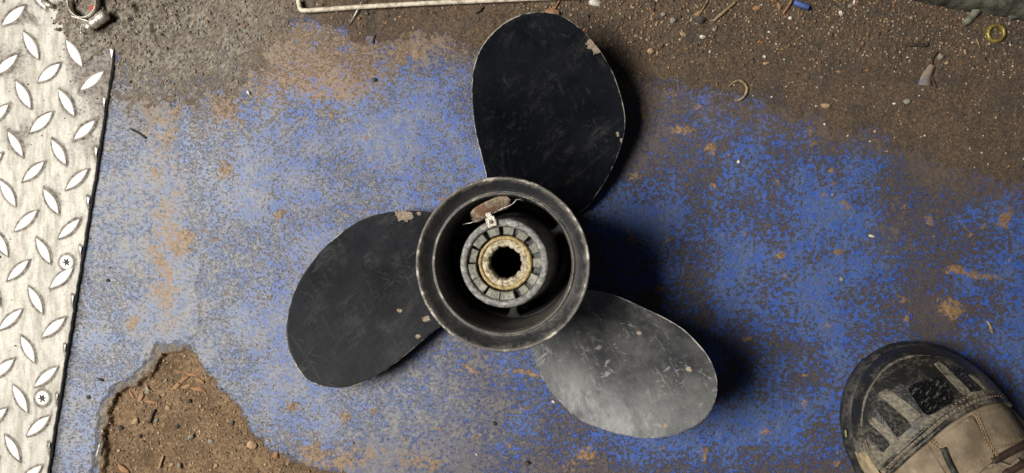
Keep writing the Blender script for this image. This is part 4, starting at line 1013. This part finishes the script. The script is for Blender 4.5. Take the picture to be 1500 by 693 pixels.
# ------------------------------------------------------------ grit: countless crumbs in the dirt
f = M('mixed_grit', .8, 0, .35); gc = f.t.nodes.new('ShaderNodeAttribute'); gc.attribute_name = 'tone'
f.color(gc.outputs['Color']); MG = f.m
def grit(name, label, N, dens, smin, smax, seed, pal, zfun, power=2.2, flat=.6):
    r = np.random.default_rng(seed); keep = []
    u = r.uniform(-20, 1520, N * 30); v = r.uniform(-30, 720, N * 30); k = r.random(N * 30) < dens(u, v)
    u = u[k][:N]; v = v[k][:N]; n = len(u)
    bm = bmesh.new(); bmesh.ops.create_icosphere(bm, subdivisions=1, radius=1); tv = np.array([x.co[:] for x in bm.verts]); tf = np.array([[y.index for y in q.verts] for q in bm.faces]); bm.free()
    sz = smin + (smax - smin) * r.random(n) ** power
    sc = np.stack([sz * r.uniform(.7, 1.5, n), sz * r.uniform(.6, 1.0, n), sz * flat * r.uniform(.6, 1.2, n)], -1) * .5
    vv = tv[None] * (1 + .28 * (r.random((n, 12, 1)) - .5) * 2) * sc[:, None]
    a = r.uniform(0, 6.28, n); ca, sa = np.cos(a)[:, None], np.sin(a)[:, None]
    x = vv[..., 0] * ca - vv[..., 1] * sa; y = vv[..., 0] * sa + vv[..., 1] * ca
    X0 = (u - CU) * PX; Y0 = -(v - CV) * PX; Z0_ = zfun(u, v)
    co = np.stack([x + X0[:, None], y + Y0[:, None], vv[..., 2] + (Z0_ + sc[:, 2] * .45)[:, None]], -1).reshape(-1, 3)
    fc = (tf[None] + (np.arange(n) * 12)[:, None, None]).reshape(-1, 3)
    me = bpy.data.meshes.new(name); me.vertices.add(len(co)); me.vertices.foreach_set('co', co.astype(np.float32).ravel())
    me.loops.add(fc.size); me.loops.foreach_set('vertex_index', fc.astype(np.int32).ravel()); me.polygons.add(len(fc)); me.polygons.foreach_set('loop_start', (np.arange(len(fc)) * 3).astype(np.int32)); me.update(calc_edges=True)
    pal = np.array(pal); pi = pal[r.integers(0, len(pal), n)] * r.uniform(.7, 1.25, (n, 1))
    at = me.attributes.new('tone', 'FLOAT_COLOR', 'POINT'); at.data.foreach_set('color', np.repeat(np.concatenate([pi, np.ones((n, 1))], 1), 12, 0).astype(np.float32).ravel())
    return tag(link(name, me, MG, None, smooth=False), label, None, None, 'stuff')
def zf_arr(u, v):
    i = np.clip(np.searchsorted(gy, -(v - CV) * PX), 0, len(gy) - 1); j = np.clip(np.searchsorted(gx, (u - CU) * PX), 0, len(gx) - 1); return Z[i, j]
def at_arr(Aa, u, v):
    i = np.clip(np.searchsorted(gy, -(v - CV) * PX), 0, len(gy) - 1); j = np.clip(np.searchsorted(gx, (u - CU) * PX), 0, len(gx) - 1); return Aa[i, j]
BR = [(.16, .105, .06), (.10, .07, .045), (.22, .15, .09), (.28, .15, .07), (.07, .055, .04), (.30, .24, .16), (.13, .10, .07)]
grit('dirt_crumbs', 'brown crumbs and grit spread over the dirt at the top', 9000, lambda u, v: at_arr(mud_, u, v) ** 2 * np.where(u > 760, 1, .25) * (.10 + .90 * sstep(130, 15, v)), .0004, .0026, 51, BR, zf_arr, 2.6)
grit('grey_crumbs', 'grey crumbs over the dirt at the upper left', 2600, lambda u, v: at_arr(mud_, u, v) * at_arr(grey, u, v) * (u > 100), .0004, .0022, 52, [(.26, .225, .18), (.20, .17, .14), (.32, .28, .23), (.15, .12, .10)], zf_arr, 2.6)
grit('pale_specks', 'tiny pale chips sprinkled in the brown dirt', 420, lambda u, v: at_arr(mud_, u, v) * (u > 800) * .9 + .012 * (u > 850), .0005, .0020, 53, [(.55, .50, .40), (.62, .56, .45), (.45, .38, .28), (.50, .25, .10)], zf_arr, 2.4)
grit('floor_crumbs', 'sparse dark and tan crumbs on the blue floor', 700, lambda u, v: .03 + 0 * u, .0004, .0018, 54, [(.05, .045, .04), (.12, .09, .06), (.3, .25, .18), (.035, .03, .03)], zf_arr, 3.0)
grit('soil_crumbs', 'crumbs of soil in the broken-out corner', 2600, lambda u, v: at_arr(holecol, u, v), .0004, .0024, 55, [(.26, .17, .09), (.18, .12, .07), (.34, .24, .14), (.12, .09, .06)], zf_arr, 2.8)
grit('plate_crumbs', 'dark crumbs scattered on the tread plate', 800, lambda u, v: np.where(u < 165 - (v - 60) * .161, .05 + .95 * sstep(230, 40, v - .9 * (u - 110)) * sstep(60, 120, u), 0), .0003, .0018, 56, [(.09, .075, .06), (.16, .13, .1), (.05, .04, .035), (.28, .24, .19)], lambda u, v: np.maximum(zf_arr(u, v), PT + .0001), 2.8)
